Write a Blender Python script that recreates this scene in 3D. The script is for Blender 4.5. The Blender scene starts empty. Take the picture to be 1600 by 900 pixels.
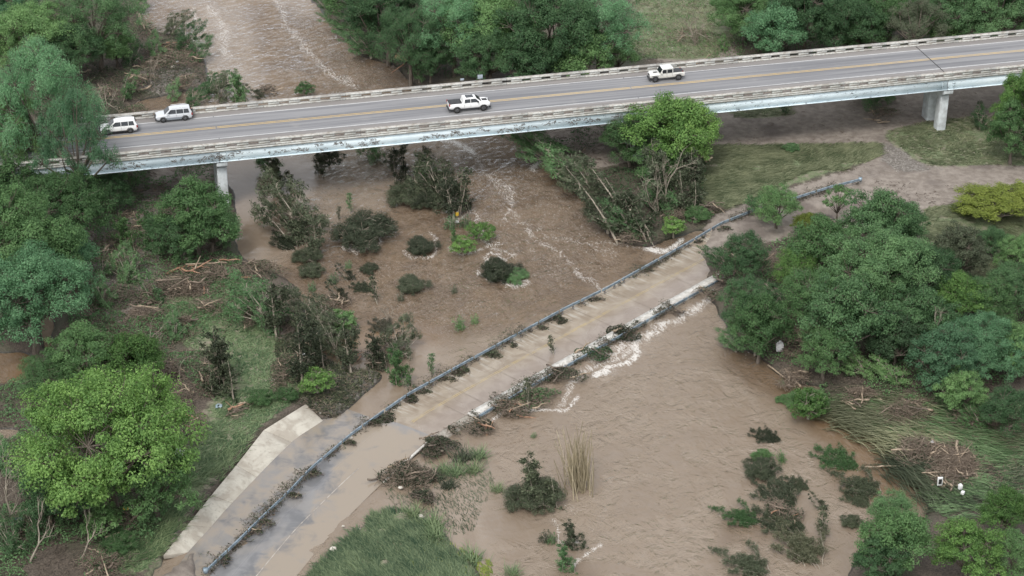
import bpy, bmesh, math
import numpy as np
from mathutils import Vector, Matrix
R_ = math.radians
sc = bpy.context.scene

# ---------------------------------------------------------------- camera, sky, sun, exposure
PITCH, FPX, HC = 28.8, 3111.1, 122.3
cd = bpy.data.cameras.new('camera'); cam = bpy.data.objects.new('camera', cd)
sc.collection.objects.link(cam); sc.camera = cam
cd.sensor_width = 36.0; cd.lens = 70.0; cd.clip_start = 1.0; cd.clip_end = 9000.0
cam.location = (0, 0, HC); cam.rotation_euler = (R_(90 - PITCH), 0, 0)
SUN_EL, SUN_AZ = 54.0, 200.0          # degrees; azimuth counted clockwise from +Y
w = bpy.data.worlds.new('World'); sc.world = w; w.use_nodes = True
wt = w.node_tree; wt.nodes.clear()
sky = wt.nodes.new('ShaderNodeTexSky'); sky.sky_type = 'NISHITA'; sky.sun_disc = False
sky.sun_elevation = R_(SUN_EL); sky.sun_rotation = R_(SUN_AZ); sky.air_density = 1.0; sky.dust_density = 5.0; sky.ozone_density = 1.0
hs = wt.nodes.new('ShaderNodeHueSaturation'); hs.inputs['Saturation'].default_value = 0.30
bg = wt.nodes.new('ShaderNodeBackground'); bg.inputs['Strength'].default_value = 0.13
wo = wt.nodes.new('ShaderNodeOutputWorld')
mxs = wt.nodes.new('ShaderNodeMix'); mxs.data_type = 'RGBA'; mxs.inputs[0].default_value = .55; mxs.inputs[7].default_value = (8.0, 8.3, 8.8, 1)   # thick even cloud over the Nishita sky
wt.links.new(sky.outputs[0], hs.inputs['Color']); wt.links.new(hs.outputs[0], mxs.inputs[6]); wt.links.new(mxs.outputs[2], bg.inputs['Color']); wt.links.new(bg.outputs[0], wo.inputs['Surface'])
sl = bpy.data.lights.new('sun', 'SUN'); sl.energy = 1.3; sl.angle = R_(16); sl.color = (1.0, 0.965, 0.92)
so = bpy.data.objects.new('sun', sl); sc.collection.objects.link(so)
az = R_(SUN_AZ); el = R_(SUN_EL)
sdir = Vector((math.sin(az) * math.cos(el), math.cos(az) * math.cos(el), math.sin(el)))
so.rotation_euler = sdir.to_track_quat('Z', 'Y').to_euler(); so.location = (0, 150, 160)
vs = sc.view_settings; vs.view_transform = 'Standard'; vs.look = 'None'; vs.exposure = 0.47; vs.gamma = 1.0; vs.use_curve_mapping = False
sc.cycles.max_bounces = 6; sc.cycles.diffuse_bounces = 3; sc.cycles.glossy_bounces = 2; sc.cycles.transparent_max_bounces = 4; sc.cycles.transmission_bounces = 3

# ---------------------------------------------------------------- helpers
SP, CP = math.sin(R_(PITCH)), math.cos(R_(PITCH))
def G(x, y, z=0.0):                      # photo pixel -> world point at height z (surveying the place from the photo)
    u = (x - 800) / FPX; v = (y - 450) / FPX
    d = (u, CP - v * SP, -SP - v * CP); t = (HC - z) / -d[2]
    return Vector((d[0] * t, d[1] * t, z))
def PX(X, Y, Z=0.0):
    dep = Y * CP - (Z - HC) * SP; up = Y * SP + (Z - HC) * CP
    dep = np.where(dep < 1, 1e9, dep) if isinstance(dep, np.ndarray) else dep
    return 800 + FPX * X / dep, 450 - FPX * up / dep
def SCALE(x, y, z=0.0):                  # pixels per metre there
    return (FPX * SP + (y - 450) * CP) / (HC - z)

def link(o, parent=None):
    sc.collection.objects.link(o)
    if parent is not None: o.parent = parent
    return o
def props(o, label=None, cat=None, group=None, kind=None):
    if label: o['label'] = label
    if cat: o['category'] = cat
    if group: o['group'] = group
    if kind: o['kind'] = kind
    return o
def empty(name, loc=(0, 0, 0), rz=0.0, s=1.0):
    o = bpy.data.objects.new(name, None); o.location = loc; o.rotation_euler = (0, 0, rz); o.empty_display_size = 0.5
    if s != 1.0: o.scale = (s, s, s) if not isinstance(s, tuple) else s
    return link(o)
def mesh(name, V, F, mat=None, attrs=None, smooth=False):
    """V (n,3); F (m,k) array or list of arrays; attrs {name: per-vertex float or rgba}."""
    me = bpy.data.meshes.new(name)
    V = np.asarray(V, dtype=np.float32); Fs = [np.asarray(f, dtype=np.int32) for f in (F if isinstance(F, list) else [F]) if len(f)]
    me.vertices.add(len(V)); me.vertices.foreach_set('co', V.ravel())
    idx = np.concatenate([f.ravel() for f in Fs]); cnt = np.concatenate([np.full(len(f), f.shape[1]) for f in Fs])
    st = np.concatenate([[0], np.cumsum(cnt)[:-1]]).astype(np.int32)
    me.loops.add(len(idx)); me.loops.foreach_set('vertex_index', idx)
    me.polygons.add(len(cnt)); me.polygons.foreach_set('loop_start', st); me.polygons.foreach_set('loop_total', cnt.astype(np.int32))
    if smooth: me.polygons.foreach_set('use_smooth', np.ones(len(cnt), dtype=bool))
    me.update(calc_edges=True)
    for k, a in (attrs or {}).items():
        a = np.asarray(a, dtype=np.float32)
        if a.ndim == 1: me.attributes.new(k, 'FLOAT', 'POINT').data.foreach_set('value', a)
        else: me.attributes.new(k, 'FLOAT_COLOR', 'POINT').data.foreach_set('color', a.ravel())
    if mat: me.materials.append(mat)
    return me
def ob(name, me, parent=None, loc=None):
    o = bpy.data.objects.new(name, me)
    if loc is not None: o.location = loc
    return link(o, parent)

class MB:                                 # collects simple solids
    def __init__(s): s.V = []; s.F = {3: [], 4: []}; s.n = 0
    def add(s, V, F):
        V = np.asarray(V, float); s.V.append(V)
        F = F if isinstance(F, list) and len(F) and isinstance(F[0], np.ndarray) else [np.asarray(F)]
        for f in F:
            if len(f): s.F[f.shape[1]].append(f + s.n)
        s.n += len(V); return s
    def hexa(s, P):                       # 8 points: bottom 4 (ccw), top 4
        return s.add(P, np.array([[0, 3, 2, 1], [4, 5, 6, 7], [0, 1, 5, 4], [1, 2, 6, 5], [2, 3, 7, 6], [3, 0, 4, 7]]))
    def box(s, c, d, rz=0.0, top=(1, 1)):
        x, y, z = (k / 2 for k in d); P = [(-x, -y, -z), (x, -y, -z), (x, y, -z), (-x, y, -z)]
        P += [(a * top[0], b * top[1], z) for a, b, _ in P]
        P = np.array(P); cz, sz = math.cos(rz), math.sin(rz)
        Q = np.stack([P[:, 0] * cz - P[:, 1] * sz, P[:, 0] * sz + P[:, 1] * cz, P[:, 2]], 1) + np.array(c)
        return s.hexa(Q)
    def tube(s, pts, rad, n=6, cap=True):
        V, F = tube(pts, rad, n, cap); return s.add(V, F)
    def mesh(s, name, mat=None, smooth=False, attrs=None):
        return mesh(name, np.concatenate(s.V), [np.concatenate(f) for f in s.F.values() if f], mat, attrs, smooth)
    def ob(s, name, mat, parent=None, smooth=False, loc=None, bevel=0):
        o = ob(name, s.mesh(name, mat, smooth), parent, loc)
        if bevel:
            b = o.modifiers.new('bevel', 'BEVEL'); b.width = bevel; b.segments = 2; b.limit_method = 'ANGLE'
        return o
def tube(pts, rad, n=6, cap=True):
    pts = np.asarray(pts, float); m = len(pts); rad = np.broadcast_to(np.asarray(rad, float), (m,))
    T = np.gradient(pts, axis=0); T /= np.linalg.norm(T, axis=1)[:, None] + 1e-9
    ref = np.array([0, 0, 1.0]) if abs(T[0, 2]) < 0.9 else np.array([1.0, 0, 0])
    A = np.cross(T, ref); A /= np.linalg.norm(A, axis=1)[:, None] + 1e-9; B = np.cross(T, A)
    a = np.arange(n) * 2 * np.pi / n
    V = pts[:, None] + rad[:, None, None] * (A[:, None] * np.cos(a)[None, :, None] + B[:, None] * np.sin(a)[None, :, None])
    i = np.arange(m - 1)[:, None] * n; j = np.arange(n)[None]; k = (j + 1) % n
    F = np.stack([i + j, i + k, i + n + k, i + n + j], 2).reshape(-1, 4)
    V = V.reshape(-1, 3); out = [F]
    if cap:
        V = np.concatenate([V, pts[:1], pts[-1:]]); c0 = m * n
        out.append(np.concatenate([np.stack([np.full(n, c0), k[0], j[0]], 1), np.stack([np.full(n, c0 + 1), (m - 1) * n + j[0], (m - 1) * n + k[0]], 1)]))
    return V, out
def sticks(P0, P1, r0, r1, n=3, bend=0.0, rng=None):   # many straight or slightly bent tapered twigs at once
    P0 = np.asarray(P0, float); P1 = np.asarray(P1, float); N = len(P0)
    r0 = np.broadcast_to(np.asarray(r0, float), (N,)); r1 = np.broadcast_to(np.asarray(r1, float), (N,))
    T = P1 - P0; L = np.linalg.norm(T, axis=1)[:, None] + 1e-9; T = T / L
    ref = np.where(np.abs(T[:, 2:3]) < 0.9, np.array([[0, 0, 1.0]]), np.array([[1.0, 0, 0]]))
    A = np.cross(T, ref); A /= np.linalg.norm(A, axis=1)[:, None]; B = np.cross(T, A)
    a = np.arange(n) * 2 * np.pi / n; ca, sa = np.cos(a)[None, :, None], np.sin(a)[None, :, None]
    ring = A[:, None] * ca + B[:, None] * sa
    rings = [P0[:, None] + ring * r0[:, None, None]]
    if bend and rng is not None:
        off = (A * rng.normal(0, bend, (N, 1)) + B * rng.normal(0, bend, (N, 1))) * L
        rings.append((P0 + (P1 - P0) * 0.5 + off)[:, None] + ring * ((r0 + r1) / 2)[:, None, None])
    rings.append(P1[:, None] + ring * r1[:, None, None])
    V = np.concatenate(rings, 1); K = len(rings) * n; base = np.arange(N)[:, None] * K; F = []
    for q in range(len(rings) - 1):
        for j in range(n):
            k = (j + 1) % n; F.append(np.concatenate([base + q * n + j, base + q * n + k, base + (q + 1) * n + k, base + (q + 1) * n + j], 1))
    return V.reshape(-1, 3), np.concatenate(F)
def leafquads(C, Nn, size, asp, rng):                   # leaf faces: centres, normals
    N = len(C); Nn = Nn / (np.linalg.norm(Nn, axis=1)[:, None] + 1e-9)
    r = rng.normal(size=(N, 3)); U = np.cross(Nn, r); U /= np.linalg.norm(U, axis=1)[:, None] + 1e-9; W = np.cross(Nn, U)
    sz = (size * rng.uniform(0.6, 1.35, N))[:, None]
    h = Nn * sz * 0.18
    V = np.stack([C - U * sz * .5 + h * 0, C - W * sz * asp * .5 + U * sz * .05 + h, C + U * sz * .5, C + W * sz * asp * .5 + U * sz * .05 + h], 1)
    F = np.arange(N * 4).reshape(N, 4)
    return V.reshape(-1, 3), F

def _h(ix, iy, s):
    n = (ix * 374761393 + iy * 668265263 + s * 1442695041) & 0x7fffffff
    n = ((n ^ (n >> 13)) * 1274126177) & 0x7fffffff
    return ((n ^ (n >> 16)) & 0xffff) / 65535.0
def vnoise(x, y, s=0):
    x = np.asarray(x, float); y = np.asarray(y, float); ix = np.floor(x).astype(np.int64); iy = np.floor(y).astype(np.int64); fx = x - ix; fy = y - iy
    fx = fx * fx * (3 - 2 * fx); fy = fy * fy * (3 - 2 * fy)
    a = _h(ix, iy, s) * (1 - fx) + _h(ix + 1, iy, s) * fx; b = _h(ix, iy + 1, s) * (1 - fx) + _h(ix + 1, iy + 1, s) * fx
    return a * (1 - fy) + b * fy
def fbm(x, y, s=0, o=4):
    t = 0; a = .5
    for i in range(o): t = t + a * vnoise(x * 2 ** i, y * 2 ** i, s + i); a *= .5
    return t / (1 - .5 ** o)
def inpoly(px, py, poly):
    c = np.zeros(px.shape, bool); n = len(poly)
    for i in range(n):
        x0, y0 = poly[i]; x1, y1 = poly[(i + 1) % n]
        if y0 == y1: continue
        m = ((y0 > py) != (y1 > py)) & (px < (x1 - x0) * (py - y0) / (y1 - y0) + x0); c ^= m
    return c
def blur(M, r):
    for _ in range(2):
        for ax in (0, 1):
            K = 2 * r + 1; P = np.pad(M, [(r + 1, r) if a == ax else (0, 0) for a in (0, 1)], mode='edge').cumsum(axis=ax)
            M = (np.take(P, range(K, P.shape[ax]), ax) - np.take(P, range(0, P.shape[ax] - K), ax)) / K
    return M
def segdist(px, py, pl):
    d = np.full(px.shape, 1e9)
    for (x0, y0), (x1, y1) in zip(pl[:-1], pl[1:]):
        L = (x1 - x0) ** 2 + (y1 - y0) ** 2; t = np.clip(((px - x0) * (x1 - x0) + (py - y0) * (y1 - y0)) / L, 0, 1)
        d = np.minimum(d, np.hypot(px - x0 - t * (x1 - x0), py - y0 - t * (y1 - y0)))
    return d

# ---------------------------------------------------------------- materials
class NT:
    def __init__(s, name):
        s.m = bpy.data.materials.new(name); s.m.use_nodes = True; s.t = s.m.node_tree; s.t.nodes.clear()
        s.out = s.n('ShaderNodeOutputMaterial')
    def n(s, t, **k):
        q = s.t.nodes.new(t)
        for a, b in k.items(): setattr(q, a, b)
        return q
    def l(s, a, b): s.t.links.new(a, b)
    def set(s, sock, v):
        if isinstance(v, bpy.types.NodeSocket): s.l(v, sock)
        elif isinstance(v, tuple) and len(v) == 3 and sock.type == 'RGBA': sock.default_value = (*v, 1)
        else: sock.default_value = v
    def attr(s, name, out='Fac'): q = s.n('ShaderNodeAttribute'); q.attribute_name = name; return q.outputs[out]
    def coord(s, kind='Object', scale=(1, 1, 1), rot=(0, 0, 0)):
        c = s.n('ShaderNodeTexCoord'); m = s.n('ShaderNodeMapping'); m.inputs['Scale'].default_value = scale; m.inputs['Rotation'].default_value = rot
        s.l(c.outputs[kind], m.inputs['Vector']); return m.outputs[0]
    def noise(s, scale, vec=None, detail=4, rough=.55, dist=0.0):
        q = s.n('ShaderNodeTexNoise'); q.inputs['Scale'].default_value = scale; q.inputs['Detail'].default_value = detail
        q.inputs['Roughness'].default_value = rough; q.inputs['Distortion'].default_value = dist
        if vec is not None: s.l(vec, q.inputs['Vector'])
        return q.outputs['Fac']
    def voro(s, scale, vec=None, out='Distance', feature='F1'):
        q = s.n('ShaderNodeTexVoronoi', feature=feature); q.inputs['Scale'].default_value = scale
        if vec is not None: s.l(vec, q.inputs['Vector'])
        return q.outputs[out]
    def ramp(s, f, a, b, ca=0.0, cb=1.0):
        q = s.n('ShaderNodeMapRange'); q.interpolation_type = 'SMOOTHSTEP'
        for i, v in enumerate((f, a, b, ca, cb)): s.set(q.inputs[i], v)
        return q.outputs[0]
    def mix(s, f, a, b):
        q = s.n('ShaderNodeMix', data_type='RGBA'); s.set(q.inputs[0], f); s.set(q.inputs[6], a); s.set(q.inputs[7], b); return q.outputs[2]
    def mathn(s, op, a, b=0.0):
        q = s.n('ShaderNodeMath', operation=op); s.set(q.inputs[0], a); s.set(q.inputs[1], b); return q.outputs[0]
    def bump(s, h, strength=.5, dist=.05):
        q = s.n('ShaderNodeBump'); q.inputs['Strength'].default_value = strength; q.inputs['Distance'].default_value = dist; s.l(h, q.inputs['Height']); return q.outputs[0]
    def bsdf(s, col, rough=.7, metal=0.0, spec=.4, normal=None):
        q = s.n('ShaderNodeBsdfPrincipled'); s.set(q.inputs['Base Color'], col); s.set(q.inputs['Roughness'], rough); s.set(q.inputs['Metallic'], metal)
        s.set(q.inputs['Specular IOR Level'], spec)
        if normal is not None: s.l(normal, q.inputs['Normal'])
        s.last = q; s.l(q.outputs[0], s.out.inputs['Surface']); return q
def simple(name, c1, c2=None, scale=3.0, rough=.7, metal=0.0, spec=.4, bump=.3, lo=.35, hi=.65, kind='Object', stretch=(1, 1, 1)):
    t = NT(name); v = t.coord(kind, stretch); f = t.noise(scale, v, 5, .6)
    col = t.mix(t.ramp(f, lo, hi), c1, c2 or tuple(k * .7 for k in c1))
    t.bsdf(col, rough, metal, spec, t.bump(t.noise(scale * 4, v, 4), bump, .02) if bump else None); return t.m
def leafmat(name, ca, cb, tr=.42, rnd=.4, rough=.6):
    t = NT(name); v = t.attr('v'); col = t.mix(v, ca, cb)
    oi = t.n('ShaderNodeObjectInfo'); hsv = t.n('ShaderNodeHueSaturation')
    t.l(t.ramp(oi.outputs['Random'], 0, 1, 1 - rnd, 1 + rnd * .7), hsv.inputs['Value']); t.l(t.ramp(oi.outputs['Random'], 0, 1, .51, .49), hsv.inputs['Hue']); t.l(col, hsv.inputs['Color'])
    q = t.bsdf(hsv.outputs[0], rough, 0, .25); tl = t.n('ShaderNodeBsdfTranslucent'); t.l(hsv.outputs[0], tl.inputs['Color'])
    mx = t.n('ShaderNodeMixShader'); mx.inputs[0].default_value = tr; t.l(q.outputs[0], mx.inputs[1]); t.l(tl.outputs[0], mx.inputs[2]); t.l(mx.outputs[0], t.out.inputs['Surface']); return t.m
L_BRIGHT = leafmat('leaves_bright_green', (.055, .140, .040), (.26, .44, .125))
L_MID = leafmat('leaves_mid_green', (.064, .145, .056), (.225, .385, .150))
L_DARK = leafmat('leaves_dark_green', (.052, .118, .054), (.190, .335, .145))
L_BLUE = leafmat('leaves_blue_green', (.060, .148, .074), (.20, .38, .195))
L_YEL = leafmat('leaves_yellow_green', (.09, .14, .025), (.28, .34, .08))
L_OLIVE = leafmat('leaves_muddy_olive', (.030, .042, .026), (.155, .185, .11))
L_MUD = leafmat('leaves_silt_coated', (.040, .042, .030), (.14, .14, .10))
L_GREY = leafmat('leaves_grey_green', (.05, .065, .038), (.16, .19, .12))
L_PALE = leafmat('leaves_pale_willow', (.05, .10, .045), (.17, .28, .14))
L_REED = leafmat('reed_blades', (.11, .13, .07), (.44, .44, .28))
L_REEDDRY = leafmat('dry_reed_blades', (.34, .28, .19), (.68, .58, .42), rnd=.05)
L_REEDG = leafmat('green_reed_blades', (.060, .12, .05), (.24, .35, .18))
L_GRASS = leafmat('grass_blades', (.075, .105, .050), (.33, .35, .21), rnd=.0)
L_MOUND = leafmat('combed_mound_grass', (.040, .080, .042), (.215, .275, .150), rnd=.0)
L_GRASSG = leafmat('fresh_grass_blades', (.060, .115, .050), (.29, .36, .19), rnd=.0)
BARK = simple('bark', (.085, .068, .052), (.16, .135, .11), 4, .9, bump=.6, stretch=(1, 1, .25))
BARK_PALE = simple('pale_bark', (.34, .30, .24), (.20, .17, .135), 4, .85, bump=.5, stretch=(1, 1, .25))
WOOD = simple('driftwood', (.27, .215, .165), (.13, .10, .075), 5, .85, bump=.5)
WOOD_PALE = simple('stripped_wood', (.40, .32, .235), (.24, .185, .13), 5, .8, bump=.4)
WOOD_RED = simple('torn_red_wood', (.24, .125, .080), (.38, .24, .155), 5, .8, bump=.5)
WOOD_DARK = simple('wet_dark_wood', (.085, .068, .054), (.17, .135, .105), 5, .8, bump=.5)

# ---------------------------------------------------------------- ground, river
WATER = [(215,-560),(235,-120),(232,5),(214,28),(250,48),(300,58),(322,95),(330,140),(262,152),(214,160),(202,178),(240,192),(300,215),(342,262),(372,310),(371,398),(395,410),(425,422),(460,440),(474,470),(488,525),(505,560),(540,572),(590,575),(602,592),(586,606),(560,632),(520,661),(503,655),(440,708),(385,772),(345,812),(300,870),(310,905),(380,1000),(300,1200),(330,1500),(380,1500),
 (440,1000),(470,915),(520,865),(560,825),(590,800),(640,792),(680,815),(715,850),(745,885),(800,1000),(760,1500),(1500,1500),(1345,1000),(1325,900),(1345,850),(1400,812),(1448,818),(1452,795),(1425,755),(1395,705),(1340,668),(1285,642),(1292,606),(1240,598),(1222,592),(1185,562),(1140,532),(1118,480),(1095,462),(1085,400),(1112,352),(1060,368),(1010,390),(950,376),(935,338),(880,292),(838,248),(800,205),(700,165),(645,135),(612,102),(565,92),(545,62),(505,26),(485,0),(520,-120),(560,-560)]
POOLS = [[(58,488),(80,488),(86,510),(78,548),(64,552),(60,520)], [(-40,552),(30,548),(62,560),(52,590),(20,606),(-40,600)], [(1255,332),(1300,338),(1312,352),(1285,362),(1250,350)], [(-20,672),(40,672),(38,690),(-20,690)]]
GRASS = [[(1100,238),(1368,234),(1376,250),(1340,268),(1240,296),(1170,322),(1110,342),(1070,345),(1085,300)],[(1376,214),(1450,196),(1640,180),(1640,262),(1450,266),(1420,250)],
 [(1440,338),(1500,326),(1640,330),(1640,500),(1440,420)],[(1136,172),(1226,166),(1242,186),(1146,192)],[(372,412),(400,470),(412,520),(462,560),(500,625),(470,632),(404,678),(330,752),(280,830),(240,910),(180,910),(250,800),(330,640),(360,600),(350,520),(330,480),(345,430)],
 [(256,478),(330,470),(335,560),(300,560),(256,530)],[(985,-80),(1160,-80),(1160,60),(1120,100),(985,104)],[(460,910),(545,840),(590,800),(640,790),(690,820),(720,860),(760,930),(800,1100),(450,1100)],[(145,520),(180,510),(182,535),(150,535)]]
MUD = [[(1112,168),(1260,140),(1640,96),(1640,185),(1450,196),(1380,216),(1432,262),(1640,264),(1640,332),(1500,328),(1440,338),(1330,380),(1240,380),(1150,400),(1080,410),(1110,345),(1180,322),(1250,298),(1340,272),(1370,240),(1110,236)],
 [(180,240),(330,255),(330,300),(250,340),(170,345),(150,300)],[(150,470),(235,480),(230,520),(170,525)],[(400,470),(500,620),(480,640),(380,600),(380,500)],[(1040,60),(1120,60),(1160,100),(1010,110)],[(820,190),(1000,190),(1000,260),(860,280)],[(250,850),(340,800),(350,960),(230,960)]]
GRAV = [[(480,540),(590,560),(590,600),(522,655),(500,655),(470,620),(430,560),(445,540)],[(200,120),(290,105),(315,140),(280,155),(190,150)],[(1380,216),(1440,262),(1500,270),(1400,278),(1370,250)],[(175,270),(235,262),(240,340),(160,345),(150,320)],[(985,30),(1060,50),(1100,100),(985,105)],[(100,360),(250,330),(250,470),(120,480)]]
def gridax(lo, hi, st):
    core = np.arange(lo, hi, st); out = []; d = st
    a, b = core[0], core[-1]
    L, Rr = [], []
    while d < 1200: d *= 1.55; a -= d; b += d; L.append(a); Rr.append(b)
    return np.array(L[::-1] + list(core) + Rr), len(L), len(core)
gx, gxo, gxn = gridax(-72, 100, .62); gy, gyo, gyn = gridax(142, 400, .62)
GX, GY = np.meshgrid(gx, gy)
PXx, PYy = PX(GX, GY, 0.0)
warp = (fbm(GX * .22, GY * .22, 3) - .5) * 26
warp2 = (fbm(GX * .22 + 50, GY * .22, 9) - .5) * 22
def mask(polys, r=1, wob=1.0):
    M = np.zeros(GX.shape)
    for p in polys: M = np.maximum(M, inpoly(PXx + warp * wob, PYy + warp2 * wob, p).astype(float))
    C = M[gyo:gyo + gyn, gxo:gxo + gxn]; M[gyo:gyo + gyn, gxo:gxo + gxn] = blur(C, r); return M
mw = mask([WATER] + POOLS, 1, .45); mw2 = mask([WATER], 7, .45)
mgr, mmu, mgv = mask(GRASS, 2, .7), mask(MUD, 2, .7), mask(GRAV, 2, .7)
n1 = fbm(GX * .06, GY * .06, 21); n2 = fbm(GX * .5, GY * .5, 5); n3 = fbm(GX * 1.3, GY * 1.3, 8)
TZ = (1 - mw2) * (.55 + .9 * n1) + .42 * (n2 - .5) + .18 * (n3 - .5)
TZ = np.maximum(TZ, .10 + .15 * n2)
TZ = TZ * (1 - mw) + (-.75) * mw
rt = inpoly(PXx, PYy, [(1100, 110), (1700, 60), (1700, 330), (1340, 300), (1200, 330), (1100, 345)]).astype(float)
rt[gyo:gyo + gyn, gxo:gxo + gxn] = blur(rt[gyo:gyo + gyn, gxo:gxo + gxn], 6)
smooth_land = .75 + .10 * n2
APR_P = [(478,640),(412,680),(369,735),(330,782),(293,828),(255,876),(215,925),(262,905),(300,865),(335,825),(370,790),(410,750),(460,696),(507,660)]
ap = inpoly(PXx, PYy, APR_P)
TZ = np.where(TZ > 0, TZ * (1 - rt) + smooth_land * rt, TZ)
TZ = np.where(ap, np.minimum(TZ, -.45), TZ)
def ground_z(x, y):
    i = int(np.clip(np.searchsorted(gx, x), 1, len(gx) - 1)); j = int(np.clip(np.searchsorted(gy, y), 1, len(gy) - 1))
    return float(TZ[j, i])
def land(x, y): return max(ground_z(x, y), 0.0)
ny_, nx_ = GX.shape
ii = (np.arange(ny_ - 1)[:, None] * nx_ + np.arange(nx_ - 1)[None]).ravel()
GF = np.stack([ii, ii + 1, ii + nx_ + 1, ii + nx_], 1)
t = NT('flood_ground'); mk = t.attr('mask', 'Color'); sp = t.n('ShaderNodeSeparateColor'); t.l(mk, sp.inputs[0])
v = t.coord('Object'); nA = t.noise(.9, v, 6, .65); nB = t.noise(5, v, 5, .7); nC = t.noise(.15, v, 4)
def brk(ch, k=.55): return t.ramp(t.mathn('ADD', sp.outputs[ch], t.mathn('MULTIPLY', t.mathn('SUBTRACT', nA, .5), k * 2)), .38, .62)
soil = t.mix(t.ramp(nB, .3, .7), (.048, .038, .030), (.13, .105, .082)); soil = t.mix(t.ramp(nC, .45, .7, 0, .6), soil, (.045, .062, .030))
mud = t.mix(t.ramp(nA, .3, .7), (.170, .142, .118), (.272, .236, .202)); mud = t.mix(t.ramp(nB, .56, .72, 0, .5), mud, (.33, .29, .25)); mud = t.mix(t.ramp(nC, .5, .66, 0, .65), mud, (.105, .085, .075))
gr = t.mix(t.ramp(nB, .3, .7), (.075, .105, .050), (.17, .20, .105)); gr = t.mix(t.ramp(nA, .45, .65, 0, .8), gr, (.22, .19, .145))
vo = t.voro(4.5, v, 'Color'); gvc = t.mix(t.ramp(vo, .35, .9), (.13, .115, .10), (.235, .215, .19))
c = t.mix(brk(1), soil, mud); c = t.mix(brk(2), c, gvc); c = t.mix(brk(0), c, gr)
wet = t.ramp(t.attr('zz'), .02, .30, .42, 1.0); hsv = t.n('ShaderNodeHueSaturation'); t.l(c, hsv.inputs['Color']); t.l(wet, hsv.inputs['Value'])
t.bsdf(hsv.outputs[0], t.ramp(t.attr('zz'), .02, .3, .3, .85), 0, .4, t.bump(t.mathn('ADD', nB, t.voro(4.5, v)), .5, .06))
M4 = np.stack([mgr, mmu, mgv, np.ones_like(mgr)], -1).reshape(-1, 4)
V = np.stack([GX, GY, TZ], -1).reshape(-1, 3)
g = ob('ground', mesh('ground', V, GF, t.m, {'mask': M4, 'zz': TZ.ravel()}, True)); props(g, kind='structure')

# river surface
wx = np.arange(-72, 92, .4); wy = np.arange(140, 400, .42); WX, WY = np.meshgrid(wx, wy); wpx, wpy = PX(WX, WY, 0.0)
ww = (fbm(WX * .35, WY * .35, 30) - .5) * 22; ww2 = (fbm(WX * .35 + 9, WY * .35, 33) - .5) * 16
FOAM = [([(738,236),(752,262),(785,300),(808,345),(842,376),(880,400),(905,432),(940,450)], 6, .46), ([(415,-60),(432,0),(446,38),(470,62),(492,92),(518,118),(560,136)], 9, .46), ([(1108,468),(1082,488),(1042,505),(1010,528),(965,545),(925,560)], 10, .60),
 ([(1000,528),(985,548),(950,565),(915,580),(890,606),(872,628)], 8, .56), ([(905,618),(880,640),(800,640),(745,670)], 4, .75), ([(1000,535),(990,560),(962,575),(930,590)], 6, .9),
 ([(628,392),(640,404),(672,404),(686,392),(683,378),(668,366)], 4.5, .52), ([(745,428),(765,440),(800,446),(828,440)], 4.5, .62), ([(792,408),(770,398),(758,410)],3,.7), ([(560,395),(590,382),(612,358)], 3.5, .7), ([(895,886),(920,868),(940,852)], 5, .62),([(870,812),(876,850),(900,846)],5,.5),
 ([(1010,388),(1040,392),(1060,378)], 6, .9), ([(880,372),(940,380),(1000,388)], 6, .38), ([(830,352),(870,372),(920,385),(960,395)], 6, .38), ([(770,275),(800,300),(790,340)], 8, .5), ([(700,345),(740,330),(760,380),(800,400)], 6, .5), ([(652,208),(700,222),(740,236)], 5, .8), ([(705,390),(730,400),(780,380)], 4, .5), ([(460,560),(420,556)],3,.3),
 ([(300,20),(300,60),(320,80)], 6, .5), ([(330,10),(350,50),(352,90)], 12, .45), ([(560,395),(540,385)],3,.7), ([(830,232),(860,240),(835,262)], 7, .8), ([(1188,520),(1160,560)],4,.4),([(845,790),(880,790),(905,800)],5,.35)]
foam = np.zeros(WX.shape)
for pl, wd, st in FOAM: foam = np.maximum(foam, st * np.exp(-(segdist(wpx + ww, wpy + ww2, pl) / wd) ** 2))
for pl, st in (([(740,230),(860,260),(1010,390),(950,450),(860,470),(760,400),(700,340)], .25), ([(400,-300),(480,0),(640,120),(600,160),(420,120),(420,0)], .24), ([(640,200),(760,200),(780,260),(690,270)], .25), ([(500,400),(830,380),(940,450),(700,560),(560,500)], .22), ([(1080,470),(1110,480),(960,600),(880,600)], .36), ([(840,640),(900,700),(960,760),(900,900),(830,760)], .15)):
    m = inpoly(wpx + ww * 1.5, wpy + ww2 * 1.5, pl).astype(float) * st; foam = np.maximum(foam, blur(m, 5))
brown = np.zeros(WX.shape)      # brown of each reach: silt tone, with dark tree reflections put into the colour
for pl, st in (([(760,150),(900,250),(1100,370),(900,480),(700,540),(480,560),(380,440),(560,330),(700,300)], .75), ([(700,160),(820,200),(900,300),(860,330),(760,270)], .9), ([(380,0),(640,60),(760,200),(560,200),(420,150)], .75), ([(200,-20),(300,20),(290,60),(205,60)], 1.0), ([(200,150),(300,150),(300,185),(205,180)], 1.0), ([(1140,530),(1260,600),(1380,690),(1450,820),(1300,760),(1300,700),(1230,640),(1170,600),(1120,560)], 1.0), ([(800,780),(850,760),(850,830),(800,810)], .7), ([(1130,800),(1190,800),(1190,860),(1140,860)], .9), ([(860,880),(930,870),(930,960),(860,960)], .7), ([(-60,540),(80,540),(80,610),(-60,610)], 1.0)):
    m = inpoly(wpx + ww * 2, wpy + ww2 * 2, pl).astype(float) * st; brown = np.maximum(brown, blur(m, 5))
calm = np.zeros(WX.shape)
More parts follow.
